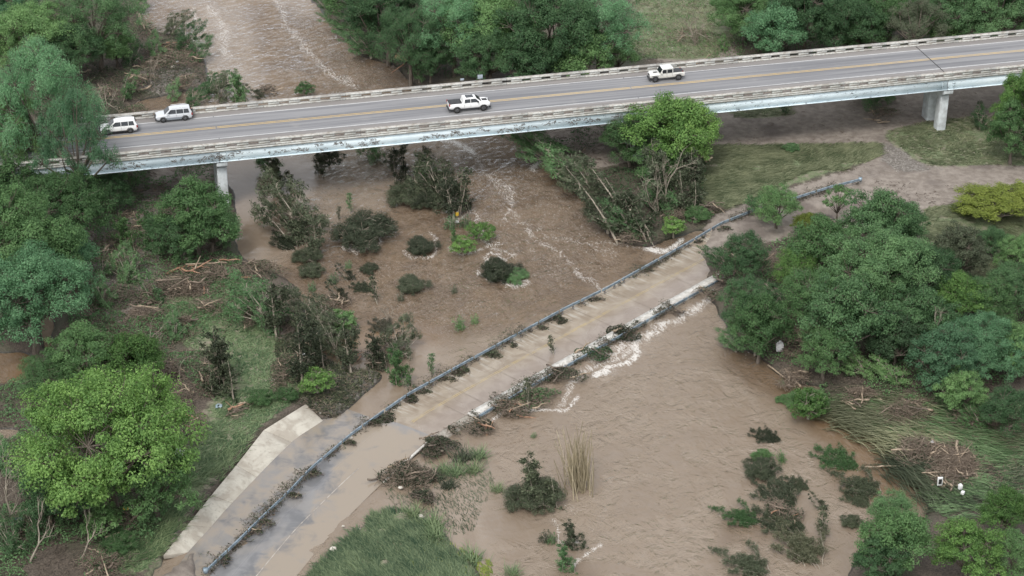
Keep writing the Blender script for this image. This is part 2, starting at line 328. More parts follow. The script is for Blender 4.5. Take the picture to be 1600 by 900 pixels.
for pl, st in (([(340,240),(480,240),(520,280),(470,340),(400,420),(360,420)], 1.0), ([(330,560),(640,500),(720,540),(560,700),(300,900),(250,900)], .9), ([(290,20),(400,0),(400,150),(330,160)], .35), ([(600,680),(760,690),(780,900),(560,900)], .8), ([(0,480),(100,480),(100,620),(0,620)], 1.0), ([(1140,530),(1290,600),(1450,820),(1350,790),(1250,640)], .7)):
    m = inpoly(wpx + ww * 1.5, wpy + ww2 * 1.5, pl).astype(float) * st; calm = np.maximum(calm, blur(m, 6))
amp = (1 - calm * .95)
ud, vd = WX * .62 + WY * .785, WX * .785 - WY * .62      # roughly across / along the flow
rap = blur((inpoly(wpx, wpy, [(600,150),(760,200),(1060,380),(860,520),(650,500),(450,420),(480,220),(330,100),(330,-300),(520,-300)])).astype(float), 12)
WZ = amp * ((fbm(ud * .55, vd * .95, 41, 3) - .5) * (.12 + .22 * rap) + (fbm(ud * 1.5, vd * 2.2, 45, 2) - .5) * (.05 + .08 * rap)) + foam * .05 * amp
for pl, wd, hh in (([(1108,466),(1010,522),(925,556),(860,600),(800,635)], 9, .18), ([(620,400),(690,404)], 8, .12), ([(740,438),(830,446)], 8, .14)):
    WZ += hh * np.exp(-(segdist(wpx, wpy, pl) / wd) ** 2)
t = NT('muddy_water'); v = t.coord('Object'); rv_ = t.coord('Object', (1, 1, 1), (0, 0, R_(62))); mp_ = t.n('ShaderNodeMapping'); mp_.inputs['Scale'].default_value = (.38, 1.0, 1); t.l(rv_, mp_.inputs['Vector']); vf = mp_.outputs[0]
fo, br, ca = t.attr('foam'), t.attr('brown'), t.attr('calm')
nL = t.noise(.16, v, 4, .55, 1.2); nF = t.noise(1.7, vf, 8, .72, 1.6); nG = t.noise(5.5, v, 6, .75, .8)
base = t.mix(t.ramp(nL, .35, .65), (.196, .150, .108), (.236, .187, .140)); dk = t.mix(t.ramp(nL, .35, .65), (.102, .068, .041), (.148, .104, .067)); dk = t.mix(ca, dk, (.175, .110, .058))
col = t.mix(t.ramp(t.mathn('ADD', br, t.mathn('MULTIPLY', t.mathn('SUBTRACT', nF, .5), 1.1)), .05, .70), base, dk)
def ridge(n, k): return t.mathn('SUBTRACT', 1.0, t.mathn('MULTIPLY', t.mathn('ABSOLUTE', t.mathn('SUBTRACT', n, .5)), k))
rA = ridge(t.noise(.95, vf, 6, .68, 1.8), 13.0); rB = ridge(t.noise(2.2, vf, 5, .7, 1.6), 12.0); lace = t.mathn('MAXIMUM', t.mathn('MULTIPLY', rA, 1.0), t.mathn('MULTIPLY', rB, .8))
ff = t.mathn('ADD', t.mathn('MULTIPLY', fo, .47), t.mathn('ADD', t.mathn('MULTIPLY', t.mathn('MAXIMUM', lace, 0.0), .40), t.mathn('MULTIPLY', t.mathn('SUBTRACT', nG, .5), .75)))
fm = t.ramp(ff, .44, .64); fm = t.mathn('MULTIPLY', fm, t.ramp(fo, .06, .30))
col = t.mix(t.ramp(nF, .38, .66, 0, .30), col, (.245, .20, .16)); col = t.mix(fm, col, (.58, .55, .51))
b1 = t.mathn('ADD', t.mathn('MULTIPLY', t.noise(.9, vf, 5, .52, 1.0), .6), t.mathn('MULTIPLY', t.noise(.38, v, 6, .6, 1.6), 1.5)); b2 = t.noise(4.2, vf, 4, .6, .5)
hh = t.mathn('ADD', t.mathn('MULTIPLY', b1, 1.0), t.mathn('MULTIPLY', b2, .16))
bp = t.n('ShaderNodeBump'); bp.inputs['Distance'].default_value = 1.1; t.l(hh, bp.inputs['Height']); t.l(t.mathn('MULTIPLY', t.ramp(ca, 0, 1, 1.0, .06), t.mathn('MULTIPLY', t.ramp(t.attr('rap'), 0, 1, .62, 1.1), t.ramp(nL, .36, .58, .45, 1.15))), bp.inputs['Strength'])
df = t.n('ShaderNodeBsdfDiffuse'); t.l(col, df.inputs['Color'])          # silt scatters below the surface: not tilted by ripples
gl = t.n('ShaderNodeBsdfGlossy'); gl.inputs['Color'].default_value = (1, 1, 1, 1); t.l(t.mathn('ADD', .07, t.mathn('MULTIPLY', fm, .5)), gl.inputs['Roughness']); t.l(bp.outputs[0], gl.inputs['Normal'])
fr = t.n('ShaderNodeFresnel'); fr.inputs['IOR'].default_value = 1.45; t.l(bp.outputs[0], fr.inputs['Normal'])
ms = t.n('ShaderNodeMixShader'); t.l(t.mathn('MULTIPLY', fr.outputs[0], t.mathn('SUBTRACT', 1.0, t.mathn('MULTIPLY', fm, .7))), ms.inputs[0]); t.l(df.outputs[0], ms.inputs[1]); t.l(gl.outputs[0], ms.inputs[2]); t.l(ms.outputs[0], t.out.inputs['Surface'])
MUDWATER = t.m
nyw, nxw = WX.shape; ii = (np.arange(nyw - 1)[:, None] * nxw + np.arange(nxw - 1)[None]).ravel()
# keep only cells that are not well inside the land
gi = np.clip(np.searchsorted(gx, WX), 0, len(gx) - 1); gj = np.clip(np.searchsorted(gy, WY), 0, len(gy) - 1)
keep = (blur((TZ[gj, gi] < .25).astype(float), 2) > .01)[:-1, :-1].ravel()
F = np.stack([ii, ii + 1, ii + nxw + 1, ii + nxw], 1)[keep]
used = np.unique(F); rem = np.zeros(nyw * nxw, int); rem[used] = np.arange(len(used))
o = ob('river', mesh('river', np.stack([WX, WY, WZ], -1).reshape(-1, 3)[used], rem[F], t.m, {'foam': foam.ravel()[used], 'brown': brown.ravel()[used], 'calm': calm.ravel()[used], 'rap': rap.ravel()[used]}, True)); props(o, kind='structure')

# ---------------------------------------------------------------- low-water crossing
CONC = simple('old_concrete', (.40, .37, .32), (.25, .225, .19), 1.2, .85, bump=.3)
CONC_W = simple('pale_kerb_concrete', (.58, .56, .52), (.40, .38, .34), 2.0, .8, bump=.3)
YEL = simple('worn_yellow_paint', (.40, .30, .13), (.30, .25, .18), 1.2, .7, bump=0)
WHT = simple('worn_white_paint', (.62, .61, .58), (.42, .41, .40), 2.5, .7, bump=0)
CL = [(1290,296),(1205,343),(1112,400),(1025,447),(892,520),(800,570),(707,622),(650,655),(598,697),(542,745),(462,822),(400,897),(330,985),(250,1090),(120,1270)]
cl = np.array([list(G(x, y, .35))[:2] for x, y in CL])
def resample(P, st):
    P = np.asarray(P, float); d = np.concatenate([[0], np.cumsum(np.linalg.norm(np.diff(P, axis=0), axis=1))]); s = np.arange(0, d[-1], st)
    return np.stack([np.interp(s, d, P[:, k]) for k in range(P.shape[1])], 1)
cl = resample(cl, 1.0)
for _ in range(6): cl[1:-1] = (cl[:-2] + cl[1:-1] * 2 + cl[2:]) / 4
tan = np.gradient(cl, axis=0); tan /= np.linalg.norm(tan, axis=1)[:, None]; nrm = np.stack([tan[:, 1], -tan[:, 0]], 1)  # nrm: to the left in the picture (upstream)
spx, spy = PX(cl[:, 0], cl[:, 1], .35)
rz = np.interp(spx, [300, 480, 560, 640, 1120, 1200], [.16, .07, .16, .45, .50, .86])   # crossing dips into the flood on its near end
def cross(s, off, dz=0.0):
    k = np.arange(len(cl)); x = np.interp(s, k, cl[:, 0]); y = np.interp(s, k, cl[:, 1]); a = np.interp(s, k, nrm[:, 0]); b = np.interp(s, k, nrm[:, 1]); z = np.interp(s, k, rz)
    return np.stack([x + a * off, y + b * off, z + dz + 0 * x], -1)
def s_at(px): return float(np.interp(-px, -spx, np.arange(len(cl))))
flip = 1.0
p_ = PX(*(cl[40] + nrm[40] * 4), .35)
if p_[1] > PX(*cl[40], .35)[1]: nrm = -nrm
offs = np.array([-3.75, -3.2, -2.4, -1.6, -.8, 0, .8, 1.6, 2.4, 3.2, 3.9, 4.5])
S = np.arange(s_at(1178), len(cl) - 1, .5)
RV = np.stack([cross(S, q) for q in offs], 1); RV[:, :, 2] += (-.02 * np.abs(offs))[None]
lat = np.broadcast_to(offs[None], RV.shape[:2]); stn = np.broadcast_to(S[:, None], RV.shape[:2])
rp, ry = PX(RV[..., 0], RV[..., 1], RV[..., 2])
nS, nO = RV.shape[:2]; ii = (np.arange(nS - 1)[:, None] * nO + np.arange(nO - 1)[None]).ravel()
RF = np.stack([ii, ii + nO, ii + nO + 1, ii + 1], 1)
# finer attribute grid is not needed: masks are smooth
sj = s_at(640)
asph = np.clip((stn - sj + lat * .0) / 1.0, 0, 1); mudend = np.clip((s_at(1150) + 3 - stn) / 7, 0, 1)
film = blur(inpoly(rp, ry, [(560,640),(640,668),(690,680),(640,740),(540,830),(440,930),(330,930),(470,800)]).astype(float), 2)
t = NT('crossing_pavement'); v = t.coord('Object'); A_, Lt, Sn, Me, Fi = t.attr('asph'), t.attr('lat'), t.attr('stn'), t.attr('mudend'), t.attr('film')
n1_ = t.noise(.55, v, 5, .6, .5); n2_ = t.noise(4, v, 6, .7); n3_ = t.noise(.16, v, 3, .5, .6)
cmb = t.n('ShaderNodeCombineXYZ'); t.l(t.mathn('MULTIPLY', Sn, 2.6), cmb.inputs[0]); t.l(t.mathn('MULTIPLY', Lt, .22), cmb.inputs[1]); strk = t.noise(1.0, cmb.outputs[0], 5, .7)
cc = t.mix(t.ramp(n1_, .35, .68), (.215, .170, .122), (.305, .258, .200))
side = t.ramp(Lt, .6, 2.6); cc = t.mix(t.mathn('MULTIPLY', side, t.ramp(strk, .50, .60, 0, .50)), cc, (.48, .46, .41))
cc = t.mix(t.ramp(Lt, .4, -2.2, 0, .45), cc, (.24, .20, .185)); cc = t.mix(t.ramp(n2_, .6, .72, 0, .4), cc, (.17, .12, .08))
aa = t.mix(t.ramp(n1_, .35, .65), (.130, .130, .133), (.200, .197, .198)); aa = t.mix(t.ramp(n3_, .45, .6, 0, .7), aa, (.24, .225, .21)); aa = t.mix(t.ramp(t.mathn('ADD', Fi, t.mathn('MULTIPLY', t.mathn('SUBTRACT', n1_, .5), .9)), .6, 1.0), aa, (.27, .225, .175))
cc = t.mix(t.ramp(A_, .4, .6), cc, aa); cc = t.mix(t.ramp(t.mathn('ADD', Me, t.mathn('MULTIPLY', t.mathn('SUBTRACT', n1_, .5), 1.0)), .3, .6), cc, (.25, .21, .18))
ro = t.mix(t.ramp(n3_, .4, .62), (.62, .62, .62), (.16, .16, .16)); ro = t.mix(A_, ro, (.10, .10, .10)); ro = t.mix(t.ramp(t.attr('lat'), 1.6, 3.6, 0, .8), ro, (.8, .8, .8))
t.bsdf(cc, ro, 0, .5, t.bump(n2_, .22, .01)); PAVE = t.m
road = ob('crossing_road', mesh('crossing_road', RV.reshape(-1, 3), RF, PAVE, {'asph': asph.ravel(), 'lat': lat.ravel(), 'stn': stn.ravel(), 'mudend': mudend.ravel(), 'film': film.ravel()}, True)); props(road, kind='structure')
def strip(s0, s1, o0, o1, z0, z1, step=1.0, bottom=None):
    S = np.arange(s0, s1 + .01, step); m = MB(); n = len(S)
    if bottom is None:
        V = np.concatenate([cross(S, o0, z0), cross(S, o1, z0)]); i = np.arange(n - 1); m.add(V, np.stack([i, i + 1, i + n + 1, i + n], 1)); return m
    V = np.concatenate([cross(S, o0, z1), cross(S, o1, z1), cross(S, o1, z0), cross(S, o0, z0)]); i = np.arange(n - 1); F = []
    for a in range(4):
        b = (a + 1) % 4; F.append(np.stack([i + a * n, i + 1 + a * n, i + 1 + b * n, i + b * n], 1))
    F.append(np.array([[0, n, 2 * n, 3 * n], [n - 1, 4 * n - 1, 3 * n - 1, 2 * n - 1]])); m.add(V, np.concatenate(F)); return m
sA, sB = s_at(1128), sj + .4
strip(sA - 4, sB, -4.95, 4.5, -1.6, -.13, 1.0, True).ob('slab', CONC, road)
strip(sA, s_at(690), -4.9, -3.75, -.125, .16, 1.0, True).ob('kerb', CONC_W, road)
strip(s_at(632), s_at(548), -3.98, -3.75, -.12, .12, 1.0, True).ob('kerb', CONC_W, road)
for o0 in (-.16, .08):
    strip(s_at(1118), sB - .5, o0, o0 + .09, .004, 0).ob('yellow_line', YEL, road)
strip(s_at(560), s_at(395), -.06, .05, .004, 0).ob('centre_seam', simple('pale_seam_silt', (.42, .38, .33), (.2, .18, .16), 1.5, .6, bump=0), road)
for k, xx in enumerate((1090, 1050, 985, 930, 880, 830, 780, 722, 690)):
    s = s_at(xx); strip(s, s + .04, 4.4, -3.7, .004, 0, .04).ob('slab_joint', simple('joint_gap', (.14, .115, .09), (.22, .185, .15), 2, .9, bump=0) if k == 0 else bpy.data.materials['joint_gap'], road)

ao = [(478,631,.95),(412,672,.95),(369,727,.92),(330,774,.9),(293,820,.85),(255,868,.8),(215,918,.7)]
ai = [(505,657,.05),(458,692,-.05),(404,747,-.06),(366,787,-.08),(333,824,-.08),(298,862,-.05),(262,912,.0)]
APR = NT('apron_concrete'); v = APR.coord('Object'); a1 = APR.noise(.35, v, 5, .6, .8); a2 = APR.noise(2.5, v, 6, .7)
c = APR.mix(APR.ramp(a1, .38, .62), (.48, .45, .385), (.335, .30, .25)); c = APR.mix(APR.ramp(a2, .52, .72, 0, .6), c, (.22, .20, .165)); APR.bsdf(c, .85, 0, .3, APR.bump(a2, .3, .02)); APR = APR.m
# flooded paved shoulder between the apron and the upstream rail
aiw = [G(x, y, .0) for x, y, z in ai]; ks, ls = [], []
for p in aiw:
    d = np.hypot(cl[:, 0] - p.x, cl[:, 1] - p.y); k = int(d.argmin()); ks.append(k); ls.append(d[k])
S2 = np.arange(min(ks) - 3, min(len(cl) - 2, max(ks) + 12), 1.0); lw = np.interp(S2, ks, ls); rows = [np.stack([cross(np.array([s]), 4.5 + (l - 4.3) * f)[0] for s, l in zip(S2, lw)]) for f in np.linspace(0, 1, 7)]
SV = np.stack(rows, 1); SV[:, :, 2] = .055 - .01 * np.linspace(0, 1, 7)[None]; n2_, m2_ = SV.shape[:2]; ii = (np.arange(n2_ - 1)[:, None] * m2_ + np.arange(m2_ - 1)[None]).ravel(); one = np.ones(n2_ * m2_)
props(ob('flooded_shoulder', mesh('flooded_shoulder', SV.reshape(-1, 3), np.stack([ii, ii + m2_, ii + m2_ + 1, ii + 1], 1), PAVE, {'asph': one, 'lat': one * 0, 'stn': np.repeat(S2, m2_), 'mudend': one * 0, 'film': one * .80}, True)), kind='structure')
apron = empty('concrete_apron', G(380, 760, 0)); props(apron, 'sloping pale concrete apron slab stained with silt beside the flooded approach road', 'slope paving'); al = Vector(apron.location)
for i in range(5):
    A0, A1, B0, B1 = (G(*p) for p in (ao[i], ao[i + 1], ai[i], ai[i + 1])); g0 = (A1 - A0).normalized() * .025; g1 = (B1 - B0).normalized() * .025
    A0, A1, B0, B1 = A0 + g0 - al, A1 - g0 - al, B0 + g1 - al, B1 - g1 - al; d = Vector((0, 0, .5))
    MB().hexa([A0 - d, A1 - d, B1 - d, B0 - d, A0, A1, B1, B0]).ob('slab_panel', APR, apron, bevel=.03)

# ---------------------------------------------------------------- road bridge
DZ = 9.6
a_, b_ = G(400, 194, DZ), G(1200, 117.5, DZ); bd = (b_ - a_).normalized(); bn = Vector((-bd.y, bd.x, 0)); b0 = G(800, 155, DZ)
BANG = math.atan2(bd.y, bd.x)
def bx(px, off=0.0):      # distance along the bridge of the point seen at picture column px on the line at offset off
    lo, hi = -120.0, 160.0
    for _ in range(40):
        m = (lo + hi) / 2; q = b0 + bd * m + bn * off
        if PX(q.x, q.y, q.z)[0] < px: lo = m
        else: hi = m
    return lo
BS, BE = -105.0, 120.0; NEAR, FAR = -7.45, 5.65
STEEL = NT('pale_blue_steel'); v = STEEL.coord('Object', (1, 1, 1)); v2 = STEEL.coord('Object', (.9, 1, 3.0))
f1 = STEEL.noise(.35, v, 4, .6); f2 = STEEL.noise(1.6, v2, 7, .75, .8); f3 = STEEL.noise(.055, v, 2, .5)
c = STEEL.mix(STEEL.ramp(f1, .3, .7), (.74, .83, .86), (.62, .72, .76)); dirt = STEEL.mathn('MULTIPLY', STEEL.ramp(f2, .585, .625), STEEL.ramp(f3, .42, .52))
c = STEEL.mix(dirt, c, (.055, .06, .07)); c = STEEL.mix(STEEL.ramp(STEEL.noise(.6, v2, 5, .7), .62, .72, 0, .5), c, (.40, .30, .20)); STEEL.bsdf(c, .55, 0, .4); STEEL = STEEL.m
RAILC = NT('weathered_rail_concrete'); v = RAILC.coord('Object'); f = RAILC.noise(1.1, v, 6, .75, .5); ge = RAILC.n('ShaderNodeNewGeometry'); sx = RAILC.n('ShaderNodeSeparateXYZ'); RAILC.l(ge.outputs['Normal'], sx.inputs[0])
c = RAILC.mix(RAILC.ramp(f, .38, .6), (.60, .61, .58), (.42, .40, .36)); top = RAILC.mix(RAILC.ramp(f, .4, .62), (.42, .40, .37), (.25, .22, .19))
c = RAILC.mix(RAILC.mathn('MULTIPLY', RAILC.ramp(sx.outputs[2], .5, .8), .85), c, top); c = RAILC.mix(RAILC.ramp(RAILC.noise(2.6, v, 5, .8), .60, .70, 0, .7), c, (.10, .09, .08)); RAILC.bsdf(c, .9, 0, .3, RAILC.bump(f, .3, .03)); RAILC = RAILC.m
PIERC = simple('pier_concrete', (.62, .66, .67), (.44, .46, .46), .8, .85, bump=.3)
ASPH = NT('bridge_asphalt'); v = ASPH.coord('Object'); vs_ = ASPH.coord('Object', (.035, 1.4, 1)); f = ASPH.noise(.9, vs_, 4, .6); f2 = ASPH.noise(30, v, 4, .8); f3 = ASPH.noise(.4, v, 5, .6)
sy = ASPH.n('ShaderNodeSeparateXYZ'); ASPH.l(ASPH.coord('Object'), sy.inputs[0])
c = ASPH.mix(ASPH.ramp(f, .35, .65), (.150, .152, .160), (.250, .249, .253)); c = ASPH.mix(ASPH.ramp(f2, .4, .7, 0, .35), c, (.12, .115, .12)); c = ASPH.mix(ASPH.ramp(f3, .55, .75, 0, .35), c, (.27, .26, .25))
out1 = ASPH.ramp(sy.outputs[1], 3.7, 4.1); out2 = ASPH.ramp(sy.outputs[1], -3.7, -4.3); sh = ASPH.mathn('ADD', out1, out2); c = ASPH.mix(ASPH.mathn('MULTIPLY', sh, .6), c, (.235, .21, .19))
ed = ASPH.ramp(ASPH.mathn('ADD', sy.outputs[1], ASPH.mathn('MULTIPLY', ASPH.mathn('SUBTRACT', f3, .5), 1.8)), -5.6, -6.4); c = ASPH.mix(ed, c, (.19, .155, .13)); ASPH.bsdf(c, .8, 0, .4, ASPH.bump(f2, .2, .01)); ASPH = ASPH.m
bridge = empty('road_bridge', (b0.x, b0.y, 0), BANG)
props(bridge, 'long two lane road bridge with pale blue steel girder crossing the river', 'bridge')
def bbox(m, s0, s1, o0, o1, z0, z1): return m.box(((s0 + s1) / 2, (o0 + o1) / 2, (z0 + z1) / 2), (s1 - s0, o1 - o0, z1 - z0))
bbox(MB(), BS, BE, NEAR - .0, FAR, DZ - .30, DZ - .02).ob('deck_slab', RAILC, bridge)
m = MB(); n_ = 60; xs = np.linspace(BS, BE, n_); V = np.array([(x, NEAR + .02, DZ) for x in xs] + [(x, FAR - .02, DZ) for x in xs]); i = np.arange(n_ - 1); m.add(V, np.stack([i, i + 1, i + n_ + 1, i + n_], 1)); m.ob('road_surface', ASPH, bridge)
def line(o0, o1, mat, name, s0=BS, s1=BE, z=.005): MB().add([(s0, o0, DZ + z), (s1, o0, DZ + z), (s1, o1, DZ + z), (s0, o1, DZ + z)], np.array([[0, 1, 2, 3]])).ob(name, mat, bridge)
BY = simple('bridge_yellow_paint', (.62, .42, .13), (.50, .36, .17), 1.5, .7, bump=0); BW = simple('bridge_white_paint', (.66, .66, .64), (.50, .50, .49), 1.5, .7, bump=0)
line(-.27, -.13, BY, 'yellow_line'); line(.13, .27, BY, 'yellow_line'); line(3.66, 3.80, BW, 'edge_line'); line(-3.80, -3.66, BW, 'edge_line')
DARKGAP = simple('joint_rubber', (.02, .02, .02), (.05, .045, .04), 2, .8, bump=0)
for px in (1454, 341 + 660, 341): 
    s = bx(px, -.2) if px > 1400 else bx(px, -6.2) + .4
    line(NEAR + .4, FAR - .4, DARKGAP if px > 1400 else ASPH, 'expansion_joint', s - .08, s + .08, .006)
# parapets: kerb, blocks with gaps between, coping
SP_ = 2.93
for side, (o0, o1) in enumerate(((NEAR, NEAR + .42), (FAR - .42, FAR))):
    x = BS; k = 0; pm = None; cm = km = None
    while x < BE - SP_:
        if pm is None:
            mb = MB(); mb.box((0, 0, 0), (1.55, o1 - o0 - .06, .42)); pm = mb.mesh('rail_block', RAILC)
        o = ob('rail_block', pm, bridge, (x + SP_ / 2, (o0 + o1) / 2, DZ + .25 + .21)); x += SP_; k += 1
    L = SP_ * 4 - .05; x = BS
    cmesh = MB().box((0, 0, 0), (L, o1 - o0 + .06, .27)).mesh('rail_coping', RAILC); kmesh = MB().box((0, 0, 0), (L, o1 - o0, .27)).mesh('rail_kerb', RAILC)
    while x < BE - SP_ * 4:
        ob('rail_coping', cmesh, bridge, (x + SP_ * 2, (o0 + o1) / 2, DZ + .67 + .135)); ob('rail_kerb', kmesh, bridge, (x + SP_ * 2, (o0 + o1) / 2, DZ + .115)); x += SP_ * 4
# girders
joints = [bx(341, -6.3), bx(1000, -6.3), bx(1478, -6.3)]
cuts = [BS] + joints + [BE]
GO = [-7.2, -3.1, .9, 4.9]
for o_ in GO:
    for s0, s1 in zip(cuts[:-1], cuts[1:]):
        m = MB(); s0 += .04; s1 -= .04
        bbox(m, s0, s1, o_ - .015, o_ + .015, DZ - 1.80, DZ - .34); bbox(m, s0, s1, o_ - .20, o_ + .22, DZ - .34, DZ - .302); bbox(m, s0, s1, o_ - .25, o_ + .25, DZ - 1.85, DZ - 1.80); m.ob('girder', STEEL, bridge)
for s in joints:
    for ss in (-.9, .9):
        st = MB(); st.box((s + ss, GO[0] - .12, DZ - 1.07), (.03, .2, 1.44)); st.ob('stiffener', STEEL, bridge)
for s0, s1 in zip(cuts[:-1], cuts[1:]):
    n = max(2, int((s1 - s0) / 8)); m = MB()
    for k in range(1, n): s = s0 + (s1 - s0) * k / n; bbox(m, s - .04, s + .04, GO[0] + .03, GO[3] - .03, DZ - 1.4, DZ - .6)
    m.ob('cross_bracing', STEEL, bridge)
for px in (341, 1000, 1478):
    s = bx(px, -6.3) + .25
    cap = MB(); cap.hexa([(s - .75, -6.0, 6.35), (s + .75, -6.0, 6.35), (s + .75, 4.6, 6.35), (s - .75, 4.6, 6.35), (s - .75, -7.3, 7.05), (s + .75, -7.3, 7.05), (s + .75, 5.6, 7.05), (s - .75, 5.6, 7.05)])
    cap2 = MB(); cap2.box((s, -.85, 7.38), (1.5, 12.9, .66)); cap.add(cap2.V[0], [np.concatenate(cap2.F[4])]); cap.ob('pier_cap', PIERC, bridge, bevel=.06)
    for o_, w_ in ((-5.6, 1.45), (-1.6, 2.1)):
        MB().box((s, o_, 2.2), (1.35, w_, 8.3)).ob('pier_column', PIERC, bridge, bevel=.12)
    for o_ in GO: MB().box((s - .05, o_, 7.72), (.7, .45, .06)).ob('bearing', DARKGAP, bridge)
# silt and twigs caught on the near shoulder and girder
rng = np.random.default_rng(5); N = 2600
sx_ = rng.uniform(bx(60), BE - 10, N); oy = NEAR + .45 + np.abs(rng.normal(0, .5, N)); P0 = np.stack([sx_, oy, DZ + .02 + rng.uniform(0, .06, N)], 1); an = rng.uniform(0, 6.28, N); L = rng.uniform(.15, .9, N)
P1 = P0 + np.stack([np.cos(an) * L, np.sin(an) * L * .4, rng.uniform(0, .1, N)], 1); P1[:, 1] = np.maximum(P1[:, 1], NEAR + .45)
V1, F1 = sticks(P0, P1, .025, .012)
cl_ = rng.uniform(bx(150), bx(1000), 70); s_ = np.repeat(cl_, 9) + rng.normal(0, .35, 630); zz = DZ - rng.uniform(.75, 1.6, 70).repeat(9) + rng.normal(0, .12, 630)
an = rng.uniform(0, 6.28, 630); P0 = np.stack([s_, np.full(630, GO[0] - .04), zz], 1); P1 = P0 + np.stack([np.cos(an) * .35, -rng.uniform(0, .06, 630), np.sin(an) * .22], 1); V2, F2 = sticks(P0, P1, .04, .02)
o = ob('twig_litter', mesh('twig_litter', np.concatenate([V1, V2]), np.concatenate([F1, F2 + len(V1)]), WOOD_DARK), bridge); props(o, kind='stuff')

# ---------------------------------------------------------------- guard rails of the crossing
GALV = NT('galvanised_steel'); v = GALV.coord('Object'); f = GALV.noise(1.5, v, 5, .6); c = GALV.mix(GALV.ramp(f, .35, .65), (.31, .39, .45), (.19, .24, .28)); c = GALV.mix(GALV.ramp(GALV.noise(4, v, 5, .8), .62, .7, 0, .7), c, (.16, .12, .09)); GALV.bsdf(c, .42, .35, .5); GALV = GALV.m
POSTM = simple('rusty_post', (.16, .13, .11), (.26, .25, .24), 3, .8)
prof = [(0, .0), (.07, .03), (.09, .09), (.015, .16), (.015, .22), (.09, .29), (.07, .35), (0, .38)]     # W-beam section (outward, up)
def guardrail(pl, label, side, zh=.50, cat='guard rail', seg=3.81, lean=None):
    """pl: polyline of 3-D foot points; side +1/-1 says which side the beam faces."""
    pl = np.array([list(p) for p in pl], float); P = resample(pl, .1); root = empty('guard_rail', P[len(P) // 2]); props(root, label, cat); c0 = P[len(P) // 2]
    P = P - c0; n = int(seg * 10); T = np.gradient(P, axis=0); T[:, 2] = 0; T /= np.linalg.norm(T, axis=1)[:, None]; Nn = np.stack([T[:, 1], -T[:, 0], 0 * T[:, 0]], 1) * side
    for i in range(0, len(P) - 8, n):
        idx = np.unique(np.clip(np.arange(i, i + n + 1, max(1, n // 3)), 0, len(P) - 1)); m = MB(); K = len(prof); rows = []
        for thick in (0, .012):
            for j in idx: rows.append(np.stack([P[j] + Nn[j] * (u + .06 - thick) + np.array([0, 0, zh + h]) for u, h in prof]))
        V = np.concatenate(rows); q = len(idx); F = []
        for a in range(q - 1):
            for b in range(K - 1):
                F.append([a * K + b, a * K + b + 1, (a + 1) * K + b + 1, (a + 1) * K + b]); F.append([(q + a) * K + b, (q + a + 1) * K + b, (q + a + 1) * K + b + 1, (q + a) * K + b + 1])
        m.add(V, np.array(F)); m.ob('beam', GALV, root, smooth=True)
    pm = MB().box((0, 0, 0), (.16, .18, 1.5)).mesh('post', POSTM)
    for i in range(6, len(P), 19):
        o = ob('post', pm, root, P[i] + np.array([0, 0, zh + .40 - .75])); o.rotation_euler = (0, 0, math.atan2(T[i, 1], T[i, 0]))
    return root, P + c0, Nn
LR = [(322,897),(372,850),(401,821),(451,773),(486,736),(551,681),(638,620),(726,571),(801,530),(882,486),(946,455),(1075,383),(1125,353),(1175,333),(1200,327),(1245,312),(1296,296),(1344,284)]
lr = [list(G(x, y + 3, float(np.interp(x, [322, 560, 640, 1110, 1200], [.1, .05, .42, .47, .85])))) for x, y in LR]
rail_up, RU, RUn = guardrail(lr, 'long galvanised guard rail along the upstream edge of the low crossing', 1.0)
RR = [cross(np.array([s_at(x)]), -5.15, -.1)[0] for x in range(1136, 690, -12)]
rail_dn, RD, RDn = guardrail(RR, 'half buried guard rail along the downstream kerb of the low crossing', -1.0, .08)
# flared buffer at each end of the upstream rail
for P in (RU[0], RU[-1]):
    mb = MB(); mb.tube([P + np.array([0, 0, .45]), P + np.array([0, 0, .95])], .26, 12); o = mb.ob('end_terminal', GALV, rail_up, smooth=True); o.location = -Vector(rail_up.location)

# ---------------------------------------------------------------- vehicles
def paint(name, c, rough=.3): 
    t = NT(name); v = t.coord('Object'); t.bsdf(t.mix(t.ramp(t.noise(2.0, v, 5, .7), .5, .75, 0, .35), c, tuple(k * .72 for k in c)), rough, 0, .5); t.last.inputs['Coat Weight'].default_value = .5; return t.m
P_WHITE = paint('white_car_paint', (.80, .80, .79)); P_CREAM = paint('off_white_car_paint', (.62, .61, .57)); P_PEARL = paint('dusty_white_car_paint', (.56, .58, .60)); P_GREY = paint('grey_lower_body_paint', (.22, .24, .26))
GLASS = simple('tinted_glass', (.015, .018, .022), (.03, .035, .04), 2, .08, spec=.6, bump=0); TYRE = simple('tyre_rubber', (.022, .022, .022), (.04, .038, .035), 6, .85, bump=.3); RIM = simple('wheel_rim', (.16, .165, .17), (.07, .07, .075), 5, .4, .6, bump=0)
BLK = simple('black_trim', (.025, .025, .027), (.045, .045, .047), 4, .6, bump=0); LAMP = simple('lamp_lens', (.75, .76, .78), (.5, .5, .52), 5, .15, bump=0); RED = simple('tail_lens', (.35, .02, .015), (.2, .01, .01), 5, .25, bump=0)
